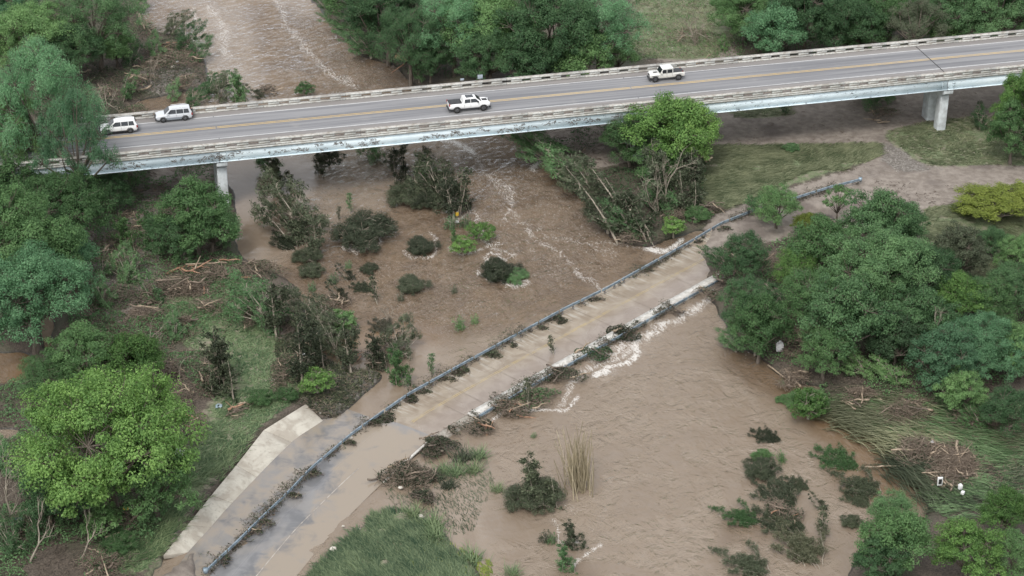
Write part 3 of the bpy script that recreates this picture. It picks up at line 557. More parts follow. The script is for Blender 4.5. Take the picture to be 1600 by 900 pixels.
def loft(secs, mat, name, root, bevel=.0, sub=0, close=True):
    """secs: list of (x, [(y,z)...]) rings with equal counts, joined along x."""
    n = len(secs[0][1]); V = []; F4 = []; 
    for x, ring in secs: V += [(x if not callable(x) else 0, y, z) for y, z in ring]
    for a in range(len(secs) - 1):
        for b in range(n): F4.append((a * n + b, a * n + (b + 1) % n, (a + 1) * n + (b + 1) % n, (a + 1) * n + b))
    me = bpy.data.meshes.new(name); me.from_pydata(V, [], F4 + [tuple(range(n))[::-1], tuple((len(secs) - 1) * n + k for k in range(n))]); me.materials.append(mat)
    o = ob(name, me, root)
    if bevel: q = o.modifiers.new('bevel', 'BEVEL'); q.width = bevel; q.segments = 3; q.limit_method = 'ANGLE'; q.angle_limit = R_(25)
    for p in me.polygons: p.use_smooth = True
    return o
def bodysec(x, w, zb, zt, tuck=.08): # lower body ring
    h = w / 2; zm = (zb + zt) / 2
    return (x, [(-h + tuck, zb), (h - tuck, zb), (h, zb + .18), (h + .01, zm), (h - .03, zt - .10), (h - .16, zt), (-h + .16, zt), (-h + .03, zt - .10), (-h - .01, zm), (-h, zb + .18)])
def cabsec(x, wb, wt, zb, zt):
    return (x, [(-wb / 2, zb), (wb / 2, zb), (wt / 2, zt - .06), (wt / 2 - .12, zt), (-wt / 2 + .12, zt), (-wt / 2, zt - .06)])
def pane(name, pts, mat, root, th=.02):
    P = np.array(pts, float); nn = np.cross(P[1] - P[0], P[2] - P[0]); nn /= np.linalg.norm(nn); Q = np.concatenate([P, P + nn * th]); k = len(P)
    F = [tuple(range(k))[::-1], tuple(range(k, 2 * k))] + [(a, (a + 1) % k, k + (a + 1) % k, k + a) for a in range(k)]
    me = bpy.data.meshes.new(name); me.from_pydata(Q.tolist(), [], F); me.materials.append(mat); return ob(name, me, root)
def wheels(root, xs, tw, r, lift=0):
    for x in xs:
        for s in (-1, 1):
            y = s * (tw / 2 - .12); mb = MB(); mb.tube([(x, y - .14, r), (x, y - .11, r), (x, y + .11, r), (x, y + .14, r)], [r * .9, r, r, r * .9], 22); tyre = mb.ob('wheel', TYRE, root, smooth=True)
            mb = MB(); mb.tube([(x, y + s * .142, r), (x, y + s * .155, r)], [r * .62, r * .55], 16); mb.ob('rim', RIM, tyre)
            mb = MB()
            for k in range(5): a = k * 2 * math.pi / 5; mb.tube([(x, y + s * .16, r), (x + math.cos(a) * r * .52, y + s * .165, r + math.sin(a) * r * .52)], .03, 5)
            mb.ob('spokes', RIM, tyre)
            A = np.linspace(-.1, math.pi + .1, 12); arch = MB()     # flared arch
            arch.tube([(x + math.cos(a) * (r + .07), s * (tw / 2 + .005), r + math.sin(a) * (r + .05)) for a in A], .05, 6); arch.ob('wheel_arch', BLK, root, smooth=True)
def side_panes(root, xs, wb, wt, zb, zt, ins=.04):
    """xs: list of (x0b,x1b,x0t,x1t) window outlines along the cab side."""
    for s in (-1, 1):
        for x0b, x1b, x0t, x1t in xs:
            def y(z): return s * ((wb + (wt - wb) * (z - zb) / (zt - zb)) / 2 + .004)
            z0, z1 = zb + .07, zt - .12; pts = [(x0b, y(z0), z0), (x1b, y(z0), z0), (x1t, y(z1), z1), (x0t, y(z1), z1)]
            pane('window', pts if s < 0 else pts[::-1], GLASS, root)
def common(root, L, W, zhood, body_mat, zl=.78, truck=False):
    for s in (-1, 1):
        q = MB().box((L / 2 - .12, s * (W / 2 - .28), zl), (.24, .34, .16)); q.ob('headlight', LAMP, root, bevel=.03)
        q = MB().box((-L / 2 + .06, s * (W / 2 - .13), zl + .14), (.16, .22, .30)); q.ob('tail_light', RED, root, bevel=.02)
    MB().box((L / 2 - .04, 0, zl - .05), (.12, W * .5, .26)).ob('grille', BLK, root, bevel=.02)
    MB().box((L / 2 + .0, 0, .46), (.22, W * .9, .20)).ob('bumper', BLK if not truck else body_mat, root, bevel=.05)
    MB().box((-L / 2 - .0, 0, .50), (.18, W * .9, .22)).ob('bumper', BLK, root, bevel=.05)
def suv(loc, ang, label, body, lower=None):
    root = empty('suv', loc, ang); props(root, label, 'car', None); L, W = 5.05, 2.0; body = body
    loft([bodysec(-L / 2, 1.72, .45, .98), bodysec(-L / 2 + .18, 1.92, .34, 1.10), bodysec(-1.5, W, .30, 1.12), bodysec(0, W, .30, 1.10), bodysec(1.15, W, .30, 1.08), bodysec(2.0, 1.94, .32, 1.02), bodysec(2.38, 1.80, .38, .92), bodysec(L / 2, 1.5, .46, .78)], body, 'body', root, .04)
    loft([cabsec(-2.42, 1.74, 1.50, 1.08, 1.30), cabsec(-2.18, 1.80, 1.40, 1.08, 1.76), cabsec(-1.2, 1.84, 1.42, 1.08, 1.83), cabsec(.1, 1.84, 1.42, 1.08, 1.80), cabsec(.55, 1.82, 1.38, 1.07, 1.72), cabsec(1.32, 1.74, 1.5, 1.05, 1.12)], body, 'cabin', root, .03)
    side_panes(root, [(-2.12, -1.36, -1.98, -1.36), (-1.28, -.36, -1.28, -.36), (-.28, 1.02, -.28, .42)], 1.84, 1.41, 1.08, 1.81)
    pane('windscreen', [(1.28, -.76, 1.14), (1.28, .76, 1.14), (.60, .62, 1.72), (.60, -.62, 1.72)], GLASS, root, .03)
    pane('rear_window', [(-2.44, .72, 1.22), (-2.44, -.72, 1.22), (-2.23, -.62, 1.70), (-2.23, .62, 1.70)], GLASS, root, .03)
    for s in (-1, 1):
        MB().tube([(-1.9, s * .66, 1.84), (-1.8, s * .66, 1.90), (.2, s * .66, 1.88), (.3, s * .66, 1.80)], .025, 6).ob('roof_rail', LAMP, root)
        MB().box((.82, s * 1.08, 1.20), (.16, .26, .16)).ob('mirror', body, root, bevel=.03)
        MB().box((0, s * 1.0, .42 if not lower else .50), (2.2, .05, .20 if not lower else .36)).ob('sill_trim', lower or BLK, root, bevel=.015)
        for x in (-1.32, -.32, .95): MB().box((x, s * .999, .78), (.018, .02, .52)).ob('door_gap', BLK, root)
    wheels(root, (-1.48, 1.52), W, .38); common(root, L, W, 1.0, body); return root
def pickup(loc, ang, label, body, raised=.12, boxy=False, roofmat=None):
    root = empty('pickup_truck', loc, ang); props(root, label, 'pickup truck', None); L, W = (5.9, 2.12) if not boxy else (5.5, 1.88); u = raised; r = .46 if not boxy else .43
    if not boxy:
        loft([bodysec(L / 2 - 5.85, 1.9, .55 + u, 1.18 + u), bodysec(L / 2 - 5.6, 2.0, .48 + u, 1.22 + u), bodysec(-.6, 2.0, .45 + u, 1.22 + u), bodysec(1.0, 2.0, .45 + u, 1.2 + u), bodysec(1.9, 2.06, .45 + u, 1.2 + u), bodysec(2.6, 2.0, .48 + u, 1.15 + u), bodysec(2.92, 1.8, .55 + u, 1.0 + u)], body, 'body', root, .05)
        cab = [cabsec(-.95, 1.82, 1.5, 1.2 + u, 1.32 + u), cabsec(-.82, 1.84, 1.46, 1.2 + u, 1.86 + u), cabsec(.5, 1.86, 1.46, 1.2 + u, 1.88 + u), cabsec(.95, 1.84, 1.42, 1.2 + u, 1.80 + u), cabsec(1.72, 1.78, 1.6, 1.18 + u, 1.26 + u)]
        loft(cab, body, 'cabin', root, .03); side_panes(root, [(-.72, .10, -.66, .10), (.18, 1.40, .18, .86)], 1.86, 1.46, 1.2 + u, 1.87 + u)
        pane('windscreen', [(1.69, -.80, 1.30 + u), (1.69, .80, 1.30 + u), (1.02, .64, 1.80 + u), (1.02, -.64, 1.80 + u)], GLASS, root, .03)
        pane('sunroof', [(-.45, -.48, 1.885 + u), (.62, -.48, 1.885 + u), (.62, .48, 1.885 + u), (-.45, .48, 1.885 + u)], GLASS, root, .02)
        MB().box((-1.98, 0, 1.25 + u), (1.86, 1.68, .06)).ob('bed_cover', BLK, root, bevel=.02); MB().box((2.25, 0, 1.21 + u), (.7, .7, .05)).ob('hood_scoop', BLK, root, bevel=.02)
        wheels(root, (-1.85, 1.95), W + .06, r); common(root, L - .05, 2.0, 1.2, body, .98 + u)
    else:
        loft([bodysec(-2.72, 1.66, .55 + u, 1.08 + u, .04), bodysec(-2.6, 1.70, .48 + u, 1.12 + u, .04), bodysec(-.6, 1.70, .45 + u, 1.14 + u, .04), bodysec(1.1, 1.66, .45 + u, 1.14 + u, .04), bodysec(2.15, 1.40, .5 + u, 1.10 + u, .04), bodysec(2.45, 1.34, .55 + u, 1.06 + u, .04)], body, 'body', root, .03)
        loft([cabsec(-.95, 1.66, 1.5, 1.12 + u, 1.78 + u), cabsec(-.9, 1.66, 1.5, 1.12 + u, 1.82 + u), cabsec(.62, 1.66, 1.5, 1.12 + u, 1.84 + u), cabsec(.98, 1.62, 1.5, 1.12 + u, 1.16 + u)], body, 'cabin', root, .02)
        MB().box((-.15, 0, 1.86 + u), (1.62, 1.46, .07)).ob('hard_top', P_WHITE, root, bevel=.04); side_panes(root, [(-.82, -.05, -.82, -.05), (.05, .80, .05, .58)], 1.66, 1.5, 1.12 + u, 1.83 + u)
        pane('windscreen', [(1.01, -.72, 1.20 + u), (1.01, .72, 1.20 + u), (.67, .68, 1.78 + u), (.67, -.68, 1.78 + u)], GLASS, root, .03)
        MB().box((-1.82, 0, 1.16 + u), (1.62, 1.46, .05)).ob('bed_cover', BLK, root, bevel=.02)
        for x in (-1.75, 1.75):
            for s in (-1, 1): MB().box((x, s * .84, 1.0 + u), (1.05, .26, .10)).ob('fender', body, root, bevel=.04)
        MB().box((1.55, 0, 1.16 + u), (.6, .35, .05)).ob('hood_scoop', BLK, root, bevel=.02)
        wheels(root, (-1.75, 1.75), W, r); common(root, 5.0, 1.5, 1.1, body, .92 + u)
        q = MB().tube([(-2.78, 0, .95 + u), (-2.62, 0, .95 + u)], .3, 14)
    for s in (-1, 1): MB().box((1.15 if not boxy else .8, s * (1.12 if not boxy else .98), 1.38 + u - (.1 if boxy else 0)), (.18, .26, .22)).ob('mirror', BLK if not boxy else body, root, bevel=.03)
    for s in (-1, 1):
        for x in ((-.78, .14, 1.30) if not boxy else (-.85, 0, .9)): MB().box((x, s * (1.001 if not boxy else .851), .9 + u), (.018, .02, .5)).ob('door_gap', BLK, root)
    return root
def deck(px, off): q = b0 + bd * bx(px, off) + bn * off; return Vector((q.x, q.y, DZ + .006))
suv(deck(186, 1.75), BANG + math.pi, 'plain white SUV in the far lane, leftmost vehicle on the bridge', P_WHITE)
suv(deck(272, 4.25), BANG + math.pi, 'dusty white SUV with grey lower trim parked against the far bridge rail', P_PEARL, P_GREY)
pickup(deck(732, -2.05), BANG, 'white crew cab pickup with black bed cover and sunroof in the near lane', P_WHITE)
pickup(deck(1039, 1.95), BANG + math.pi, 'boxy off-white pickup with white hard top in the far lane', P_CREAM, .08, True)

# person standing behind the parked SUV
def skin(name, pts, edges, rad, mat, root, sub=1):
    me = bpy.data.meshes.new(name); me.from_pydata(pts, edges, []); me.materials.append(mat); o = ob(name, me, root)
    m = o.modifiers.new('skin', 'SKIN'); 
    for i, r in enumerate(rad): o.data.skin_vertices[0].data[i].radius = r if isinstance(r, tuple) else (r, r)
    o.data.skin_vertices[0].data[0].use_root = True; s = o.modifiers.new('sub', 'SUBSURF'); s.levels = s.render_levels = sub; return o
SKINM = simple('skin', (.38, .23, .16), (.33, .19, .13), 3, .6, bump=0); CLOTH = simple('dark_clothing', (.022, .024, .030), (.04, .04, .048), 3, .9, bump=0); HAIR = simple('dark_hair', (.02, .015, .012), (.03, .022, .018), 8, .7, bump=.3)
pr = empty('person', deck(299, 4.1), BANG + 1.2); props(pr, 'person in dark clothes standing at the rear of the parked SUV by the rail', 'person')
pts = [(0, 0, .93), (0, .0, 1.15), (0, 0, 1.38), (0, 0, 1.50), (.01, 0, 1.60), (.015, 0, 1.70), (0, .19, 1.40), (.04, .24, 1.14), (.16, .20, .92), (.20, .19, .84), (0, -.19, 1.40), (-.02, -.25, 1.14), (.08, -.25, .90), (.11, -.24, .82), (0, .10, .88), (.03, .11, .48), (0, .11, .08), (.12, .12, .04), (0, -.10, .88), (-.02, -.11, .48), (-.06, -.11, .08), (.06, -.12, .04)]
ed = [(0, 1), (1, 2), (2, 3), (3, 4), (4, 5), (2, 6), (6, 7), (7, 8), (8, 9), (2, 10), (10, 11), (11, 12), (12, 13), (0, 14), (14, 15), (15, 16), (16, 17), (0, 18), (18, 19), (19, 20), (20, 21)]
rd = [.13, .12, .13, .055, .09, .075, .06, .042, .03, .03, .06, .042, .03, .03, .085, .058, .04, .035, .085, .058, .04, .035]
skin('body', pts, ed, rd, SKINM, pr, 2)
skin('jacket', [pts[k] for k in (0, 1, 2, 6, 7, 8, 10, 11, 12)], [(0, 1), (1, 2), (2, 3), (3, 4), (4, 5), (2, 6), (6, 7), (7, 8)], [(.19, .15), (.18, .14), (.19, .14), .08, .06, .05, .08, .06, .05], CLOTH, pr, 2)
skin('trousers', [(0, 0, .95)] + [pts[k] for k in (14, 15, 18, 19)] + [(0, .11, .12), (-.06, -.11, .12)], [(0, 1), (1, 2), (2, 5), (0, 3), (3, 4), (4, 6)], [.15, .11, .08, .11, .08, .06, .06], CLOTH, pr, 2)
mb = MB(); mb.tube([(-.01, 0, 1.60), (-.015, 0, 1.66), (-.01, 0, 1.75), (0, 0, 1.79)], [.09, .105, .09, .03], 10); mb.ob('hair', HAIR, pr, smooth=True)
for s in (-1, 1):
    for k in range(5):
        h = Vector(pts[9] if s > 0 else pts[13]); y = (k - 2) * .017; MB().tube([h + Vector((0, y, 0)), h + Vector((.03, y, -.05)), h + Vector((.035, y, -.085 + abs(k - 2) * .01))] if k < 4 else [h, h + Vector((.05, s * -.03, -.03)), h + Vector((.07, s * -.03, -.06))], [.011, .010, .008], 5).ob('finger', SKINM, pr, smooth=True)

# small sign panels beyond the far rail
SIGN = simple('sign_back_aluminium', (.48, .54, .60), (.36, .41, .46), 2, .4, .3, bump=0)
for px, wd, hh_, lab in ((750, .75, .62, 'square blank grey sign panel fixed behind the far bridge rail'), (722, .55, .3, 'small low pale panel left of the square sign behind the far rail')):
    q = b0 + bd * bx(px, 6.0) + bn * 5.95; r = empty('sign', (q.x, q.y, DZ - .3), BANG); props(r, lab, 'sign')
    MB().box((0, 0, .75), (.07, .07, 1.5)).ob('post', POSTM, r); MB().box((0, -.06, 1.5 + hh_ / 2 - .15), (wd, .04, hh_)).ob('panel', SIGN, r, bevel=.01)

# ---------------------------------------------------------------- plants: prototypes (crown and trunk meshes shared by copies)
def unit(a): return a / (np.linalg.norm(a, axis=-1, keepdims=True) + 1e-9)
def crown_proto(seed, R, H, base, lobes, lr, cpl, lpc, leaf, cr, asp=.5, droop=0.0, top=1.0, gap=0.0, limb=.0, irr=.24, shear=0.0, low=1.32):
    rng = np.random.default_rng(seed); C = []; Lc = []
    for k in range(lobes):
        f = (k + .5) / lobes; el = math.asin(max(-.95, 1 - f * low)); a = k * 2.39996 + rng.uniform(-.35, .35)
        rr = R * (1 - lr) * rng.uniform(1 - irr, 1 + irr); zc = base + (H - base) * .42; hz = (H - zc) * (1 - lr * .75) * rng.uniform(1 - irr * .7, 1 + irr * .7)
        c = np.array([rr * math.cos(el) * math.cos(a), rr * math.cos(el) * math.sin(a), zc + hz * math.sin(el)]); Lc.append((c, R * lr * rng.uniform(.75, 1.2)))
    clumps = []
    for c, r in Lc:
        d = unit(rng.normal(size=(cpl, 3))); d[:, 2] = np.where(d[:, 2] < -.35, -d[:, 2] * .5, d[:, 2]); d = unit(d)
        P = c + d * r * rng.uniform(.62, 1.05, (cpl, 1)) * np.array([1, 1, .85]); P[:, 2] = np.maximum(P[:, 2], base * .55)
        keepm = rng.uniform(size=cpl) > gap; clumps.append(np.concatenate([P, np.repeat(c[None], cpl, 0)], 1)[keepm])
    CL_ = np.concatenate(clumps); N = len(CL_); cv = rng.uniform(0, 1, N); cs = cr * rng.uniform(.6, 1.35, N)
    idx = np.repeat(np.arange(N), lpc); d = unit(rng.normal(size=(len(idx), 3))); rad = rng.uniform(0, 1, len(idx)) ** .45
    off = d * (rad * cs[idx])[:, None] * np.array([1, 1, .62]); P = CL_[idx, :3] + off
    if droop: rr = np.hypot(off[:, 0], off[:, 1]); P[:, 2] -= droop * rr ** 1.3
    out = unit(CL_[idx, :3] - CL_[idx, 3:]); nn = unit(d * .75 + out * .45 + np.array([0, 0, .55]) + rng.normal(0, .45, (len(idx), 3)))
    P[:, 0] += shear * P[:, 2]; CL_[:, 0] += shear * CL_[:, 2]; CL_[:, 3] += shear * CL_[:, 5]; Lc = [(c + np.array([shear * c[2], 0, 0]), r) for c, r in Lc]
    V, F = leafquads(P, nn, leaf, asp, rng); hgt = np.clip(d[:, 2] * rad, -1, 1)
    v = np.clip(cv[idx] * .42 + rng.uniform(0, .5, len(idx)) + .08, 0, 1); v = np.repeat(v, 4)
    crown = mesh('crown', V, F, None, {'v': v})
    # trunk, limbs to each lobe, twigs to the clumps
    mb = MB(); th = base + (H - base) * .18; tr = R * .05 + .05; mb.tube([(0, 0, -1.2), (0, 0, 0), (.1 * R * .3, .05, th * .5), (0, 0, th)], [tr * 1.4, tr * 1.1, tr * .9, tr * .75], 8)
    for c, r in Lc:
        mid = np.array([c[0] * .45, c[1] * .45, th + (c[2] - th) * .35]) + rng.normal(0, .06 * R, 3); mb.tube([(0, 0, th - .3), mid, c], [tr * .5, tr * .32, tr * .16], 5)
    sel = rng.choice(N, int(N * .8), replace=False); V, F = sticks(CL_[sel, 3:], CL_[sel, :3] + unit(CL_[sel, :3] - CL_[sel, 3:]) * cs[sel][:, None] * .8, tr * .11 + .01, .012, 3, .07, rng); mb.add(V, F)
    return crown, mb.mesh('trunk', None, True), R, H, (base + H) / 2
PROTO = {}
PROTO['big0'] = crown_proto(1, 9, 11.5, 1.6, 19, .36, 20, 150, .27, 1.12)
PROTO['big1'] = crown_proto(2, 9, 12.5, 1.8, 18, .38, 22, 145, .27, 1.15, gap=.08)
PROTO['big2'] = crown_proto(3, 8.5, 13, 1.8, 21, .33, 18, 150, .27, 1.08, irr=.28)
PROTO['airy'] = crown_proto(4, 8, 13, 3.5, 19, .27, 15, 100, .27, .95, .34, .35, gap=.12, irr=.3)
PROTO['cyp'] = crown_proto(5, 7.5, 14, 2.5, 18, .33, 19, 140, .25, 1.05, .30, .45, irr=.26)
PROTO['med0'] = crown_proto(6, 4.5, 7.5, .5, 13, .42, 18, 95, .22, .72)
PROTO['med1'] = crown_proto(7, 4.5, 8, .6, 15, .37, 16, 95, .22, .70, irr=.28)
PROTO['med2'] = crown_proto(8, 4.2, 7, .4, 12, .42, 18, 100, .21, .70, .34, .3, irr=.3)
PROTO['bush0'] = crown_proto(9, 2.2, 3.0, .3, 8, .45, 13, 40, .22, .45)
PROTO['bush1'] = crown_proto(10, 2.2, 2.8, .3, 9, .40, 11, 42, .22, .42, irr=.35)
PROTO['slim0'] = crown_proto(11, 2.2, 7.5, 1.6, 15, .33, 9, 38, .22, .48, irr=.25)
PROTO['slim1'] = crown_proto(12, 2.0, 7, 1.2, 12, .35, 9, 30, .22, .45, gap=.25, irr=.35)

def stem_proto(seed, n, H, lean, spread, lps, leaf, lr=.35, bare=.25, asp=.4, bow=.35, br=2, thick=.045, lay=0.0):
    """many-stemmed shrub bent over by the flood, leaning toward +x."""
    rng = np.random.default_rng(seed); mb = MB(); LP, LN, LV = [], [], []
    for k in range(n):
        b = np.array([rng.normal(0, spread * .45), rng.normal(0, spread * .35), -.9]); h = H * rng.uniform(.55, 1.05); a = rng.normal(0, .45); ln = lean * rng.uniform(.6, 1.3)
        t_ = np.linspace(0, 1, 6); dirx, diry = math.cos(a), math.sin(a)
        P = b + np.stack([t_ * h * ln * dirx + t_ ** 2 * bow * h * dirx + rng.normal(0, .03, 6) * h, t_ * h * (ln * diry + rng.normal(0, .10)) , t_ * (h + .9) * (1 - lay) - t_ ** 2 * h * (.25 if lean > .5 else .05) * (1 - lay) + (.75 * (1 - t_ ** 2 * .5) if lay else 0)], 1)
        mb.tube(P, np.linspace(thick * rng.uniform(.7, 1.3), .01, 6), 4, False)
        m = lps; u = rng.uniform(bare, 1, m); Q = np.stack([np.interp(u, t_, P[:, j]) for j in range(3)], 1); w_ = lr * H * (.35 + .65 * np.sin(np.pi * np.clip(u * .85 + .1, 0, 1)))
        nb = br * 6; bu = rng.uniform(bare, 1, nb); B0 = np.stack([np.interp(bu, t_, P[:, j]) for j in range(3)], 1); bdv = unit(rng.normal(size=(nb, 3)) * [1, 1, .6] + [dirx * (lean + bow), diry * lean, .45]); bl = lr * H * .9 * rng.uniform(.4, 1, nb) * (1.1 - bu * .5); B1 = B0 + bdv * bl[:, None]
        V, F = sticks(B0, B1, thick * .35, .008); mb.add(V, F)
        pick = rng.integers(0, nb, m); s = rng.uniform(.25, 1.05, m)[:, None]; Q = B0[pick] + (B1 - B0)[pick] * s + rng.normal(0, leaf * .55, (m, 3)); LP.append(Q); LN.append(unit(bdv[pick] * .3 + rng.normal(0, .7, (m, 3)) + [0, 0, .6])); LV.append(np.clip(rng.uniform(0, .7, m) + rng.uniform(0, .3), 0, 1))
    LP, LN, LV = map(np.concatenate, (LP, LN, LV)); ok = LP[:, 2] > -.25; V, F = leafquads(LP[ok], LN[ok], leaf, asp, rng)
    return mesh('foliage', V, F, None, {'v': np.repeat(LV[ok], 4)}), mb.mesh('stems', None, True), H * .5, H, H * .5
PROTO['lean0'] = stem_proto(21, 9, 4.2, .45, 1.5, 560, .21, thick=.07)
PROTO['lean1'] = stem_proto(22, 5, 4.8, .62, 1.0, 560, .21, .28, thick=.10)
PROTO['lean2'] = stem_proto(23, 12, 3.8, .35, 2.0, 520, .21, .38, thick=.07)
PROTO['brush0'] = crown_proto(61, 1.9, 3.0, .0, 16, .32, 12, 46, .19, .36, .3, .15, gap=.36, irr=.6, shear=.6, low=1.55)
PROTO['brush1'] = crown_proto(62, 1.8, 3.1, .0, 13, .35, 12, 46, .19, .38, .3, .1, gap=.34, irr=.65, shear=.5, low=1.6)
for nm, sd, ir in (('mound0', 24, .5), ('mound1', 25, .7)):
    q_ = crown_proto(sd, 2.2, 1.55, -.25, 13, .38, 18, 95, .17, .40, .24, .1, irr=ir); PROTO[nm] = (q_[0], q_[1], 2.2, 2.67, .7)
PROTO['erect'] = stem_proto(26, 6, 4.6, .12, 1.0, 620, .20, .30, .12, .45, .08, thick=.07)
PROTO['erect1'] = stem_proto(27, 3, 5.2, .15, .6, 480, .21, .26, .3, .45, .1, 2, .11)
PROTO['tuft'] = stem_proto(28, 14, 1.1, .35, .7, 60, .20, .25, .05, .25, .3, 2, .015)
PROTO['sparse'] = stem_proto(29, 3, 4.4, .3, .5, 170, .24, .28, .35, .5, .2, 2, .08)
PROTO['laid0'] = stem_proto(30, 22, 4.2, 1.0, 1.9, 620, .21, .2, .15, .25, .1, 2, .04, .72)
PROTO['laid1'] = stem_proto(31, 18, 5.0, .95, 1.6, 700, .21, .2, .2, .25, .15, 2, .045, .66)

def bare_proto(seed, H, sp, n=7):
    rng = np.random.default_rng(seed); mb = MB()
    def rec(p, d, L, r, dep):
        e = p + d * L; m_ = (p + e) / 2 + rng.normal(0, L * .06, 3); mb.tube([p, m_, e], [r, r * .8, r * .6], 5 if dep < 2 else 3, False)
        if dep < 4:
            for _ in range(rng.integers(2, 4)): rec(e if rng.uniform() < .6 else m_, unit(d + rng.normal(0, sp, 3) + [0, 0, .1]), L * rng.uniform(.55, .8), r * .58, dep + 1)
    for k in range(n): rec(np.array([rng.normal(0, .3), rng.normal(0, .3), -.5]), unit(np.array([rng.normal(0, .45), rng.normal(0, .45), 1])), H * .38, .09 * H / 5, 0)
    return None, mb.mesh('branches', None, True), H * .4, H, H * .5
PROTO['bare0'] = bare_proto(41, 5, .45, 2)
PROTO['bare1'] = bare_proto(42, 4, .6, 4)
PROTO['snag'] = bare_proto(43, 6, .3, 1)
def blades(P, D, L, w, rng, rise=.5, segs=3, curl=.8):
    """grass or reed blades at P lying along horizontal directions D."""
    N = len(P); D = unit(D); Sd = np.stack([-D[:, 1], D[:, 0], 0 * D[:, 0]], 1); rows = []
    L = np.broadcast_to(L, (N,)); w = np.broadcast_to(w, (N,)); rise = np.broadcast_to(rise, (N,))
    for k in range(segs + 1):
        t_ = k / segs; c = P + D * (L * t_)[:, None]; c = c + np.stack([0 * L, 0 * L, L * rise * (t_ - curl * t_ ** 2)], 1)
        ww_ = (w * (1 - t_ * .85) * .5)[:, None]; rows.append(np.stack([c - Sd * ww_, c + Sd * ww_], 1))
    V = np.concatenate(rows, 1); K = 2 * (segs + 1); base = np.arange(N)[:, None] * K; F = np.concatenate([base + np.array([2 * k, 2 * k + 1, 2 * k + 3, 2 * k + 2])[None] for k in range(segs)]); v = np.repeat(rng.uniform(0, 1, N), K)
    return V.reshape(-1, 3), F, v
def reed_proto(seed, n, L, rise, fan, sp, w=.07, curl=.75):
    rng = np.random.default_rng(seed); a = rng.normal(0, fan, n); D = np.stack([np.cos(a), np.sin(a), 0 * a], 1); P = np.stack([rng.normal(0, sp, n), rng.normal(0, sp * 1.1, n), rng.uniform(-.3, .05, n)], 1)
    V, F, v = blades(P, D, L * rng.uniform(.5, 1.1, n), w * rng.uniform(.6, 1.3, n), rng, rise * rng.uniform(.5, 1.4, n), 4, curl); return mesh('blades', V, F, None, {'v': v}), None, L * .5, L, L * .4
def reed_up(seed, n, H, sp, w=.06, lean=.15):
    rng = np.random.default_rng(seed); P0 = np.stack([rng.normal(0, sp, n), rng.normal(0, sp * .7, n), np.full(n, -.5)], 1); h = H * rng.uniform(.45, 1.05, n); P1 = P0 + np.stack([h * (lean + rng.normal(0, .16, n)), h * rng.normal(0, .14, n), h], 1)
    V, F = sticks(P0, P1, w * .5, w * .2, 3, .03, rng); return mesh('stalks', V, F, None, {'v': np.repeat(rng.uniform(0, 1, n), 9)}), None, H * .3, H, H * .5
PROTO['reed'] = reed_proto(51, 420, 3.6, .62, .20, .8, .085, .8)
PROTO['reedb'] = reed_proto(52, 460, 3.0, .62, .32, .9, .08, .8)
PROTO['stalk'] = reed_up(53, 110, 5.5, .75, .11, .22)
PROTO['gtuft'] = reed_proto(54, 120, 1.1, 1.3, 1.4, .28, .07, .45)

def add_plant(kind, loc, rz, s, name, label, cat, mats, group=None, tilt=(0, 0), hue=None):
    me_c, me_t, *_ = PROTO[kind]; r = empty(name, loc, rz, s if isinstance(s, tuple) else (s, s, s)); r.rotation_euler = (tilt[0], tilt[1], rz); props(r, label, cat, group)
    for me, mt in ((me_c, mats[0]), (me_t, mats[1])):
        if me is None: continue
        if not len(me.materials): me.materials.append(mt)
        o = bpy.data.objects.new(me.name.split('.')[0], me); link(o, r); o.material_slots[0].link = 'OBJECT'; o.material_slots[0].material = mt
    return r
rg = np.random.default_rng(77)
def T(kind, cx, cy, wpx, mat, label, hk=None, name='tree', cat='tree', sy=1.0, sz=1.22, bark=None, rz=None, group=None):
    """a tree whose crown is seen centred at photo pixel (cx, cy), wpx pixels wide."""
    R, H, hc = PROTO[kind][2:]; z = 3.0; wpx = wpx * 1.17
    for _ in range(5):
        s = wpx / SCALE(cx, cy, z) / (2 * R); z = (hk if hk is not None else hc * s * sz + .5)
    q = G(cx, cy, z); gz = land(q.x, q.y)
    return add_plant(kind, (q.x, q.y, gz), 0.0 if rz is None else rz, (s, s * sy, max(.2, (z - gz) / hc)), name, label, cat, (mat, bark or BARK), group)
def B(kind, bxp, byp, hpx, mat, label, name='shrub', cat='shrub', az=130, jit=12, bark=None, z=None, sx=1.0, group=None):
    """a plant rooted at photo pixel (bxp, byp), about hpx pixels tall or long."""
    q = G(bxp, byp, 0); q.z = (max(ground_z(q.x, q.y), -.05) if z is None else z); H = PROTO[kind][3]; s = hpx / SCALE(bxp, byp, 0) / H / (1.28 if kind[:4] == 'brus' else .92 if kind[:4] in ('lean', 'erec', 'spar', 'bare', 'snag', 'bush', 'stal') else .95)
    return add_plant(kind, q, R_(az + rg.uniform(-jit, jit)), (s * sx, s * sx, s) if kind[:4] != 'brus' else (s * 1.4, s * .9, s), name, label, cat, (mat, bark or BARK_PALE), group)

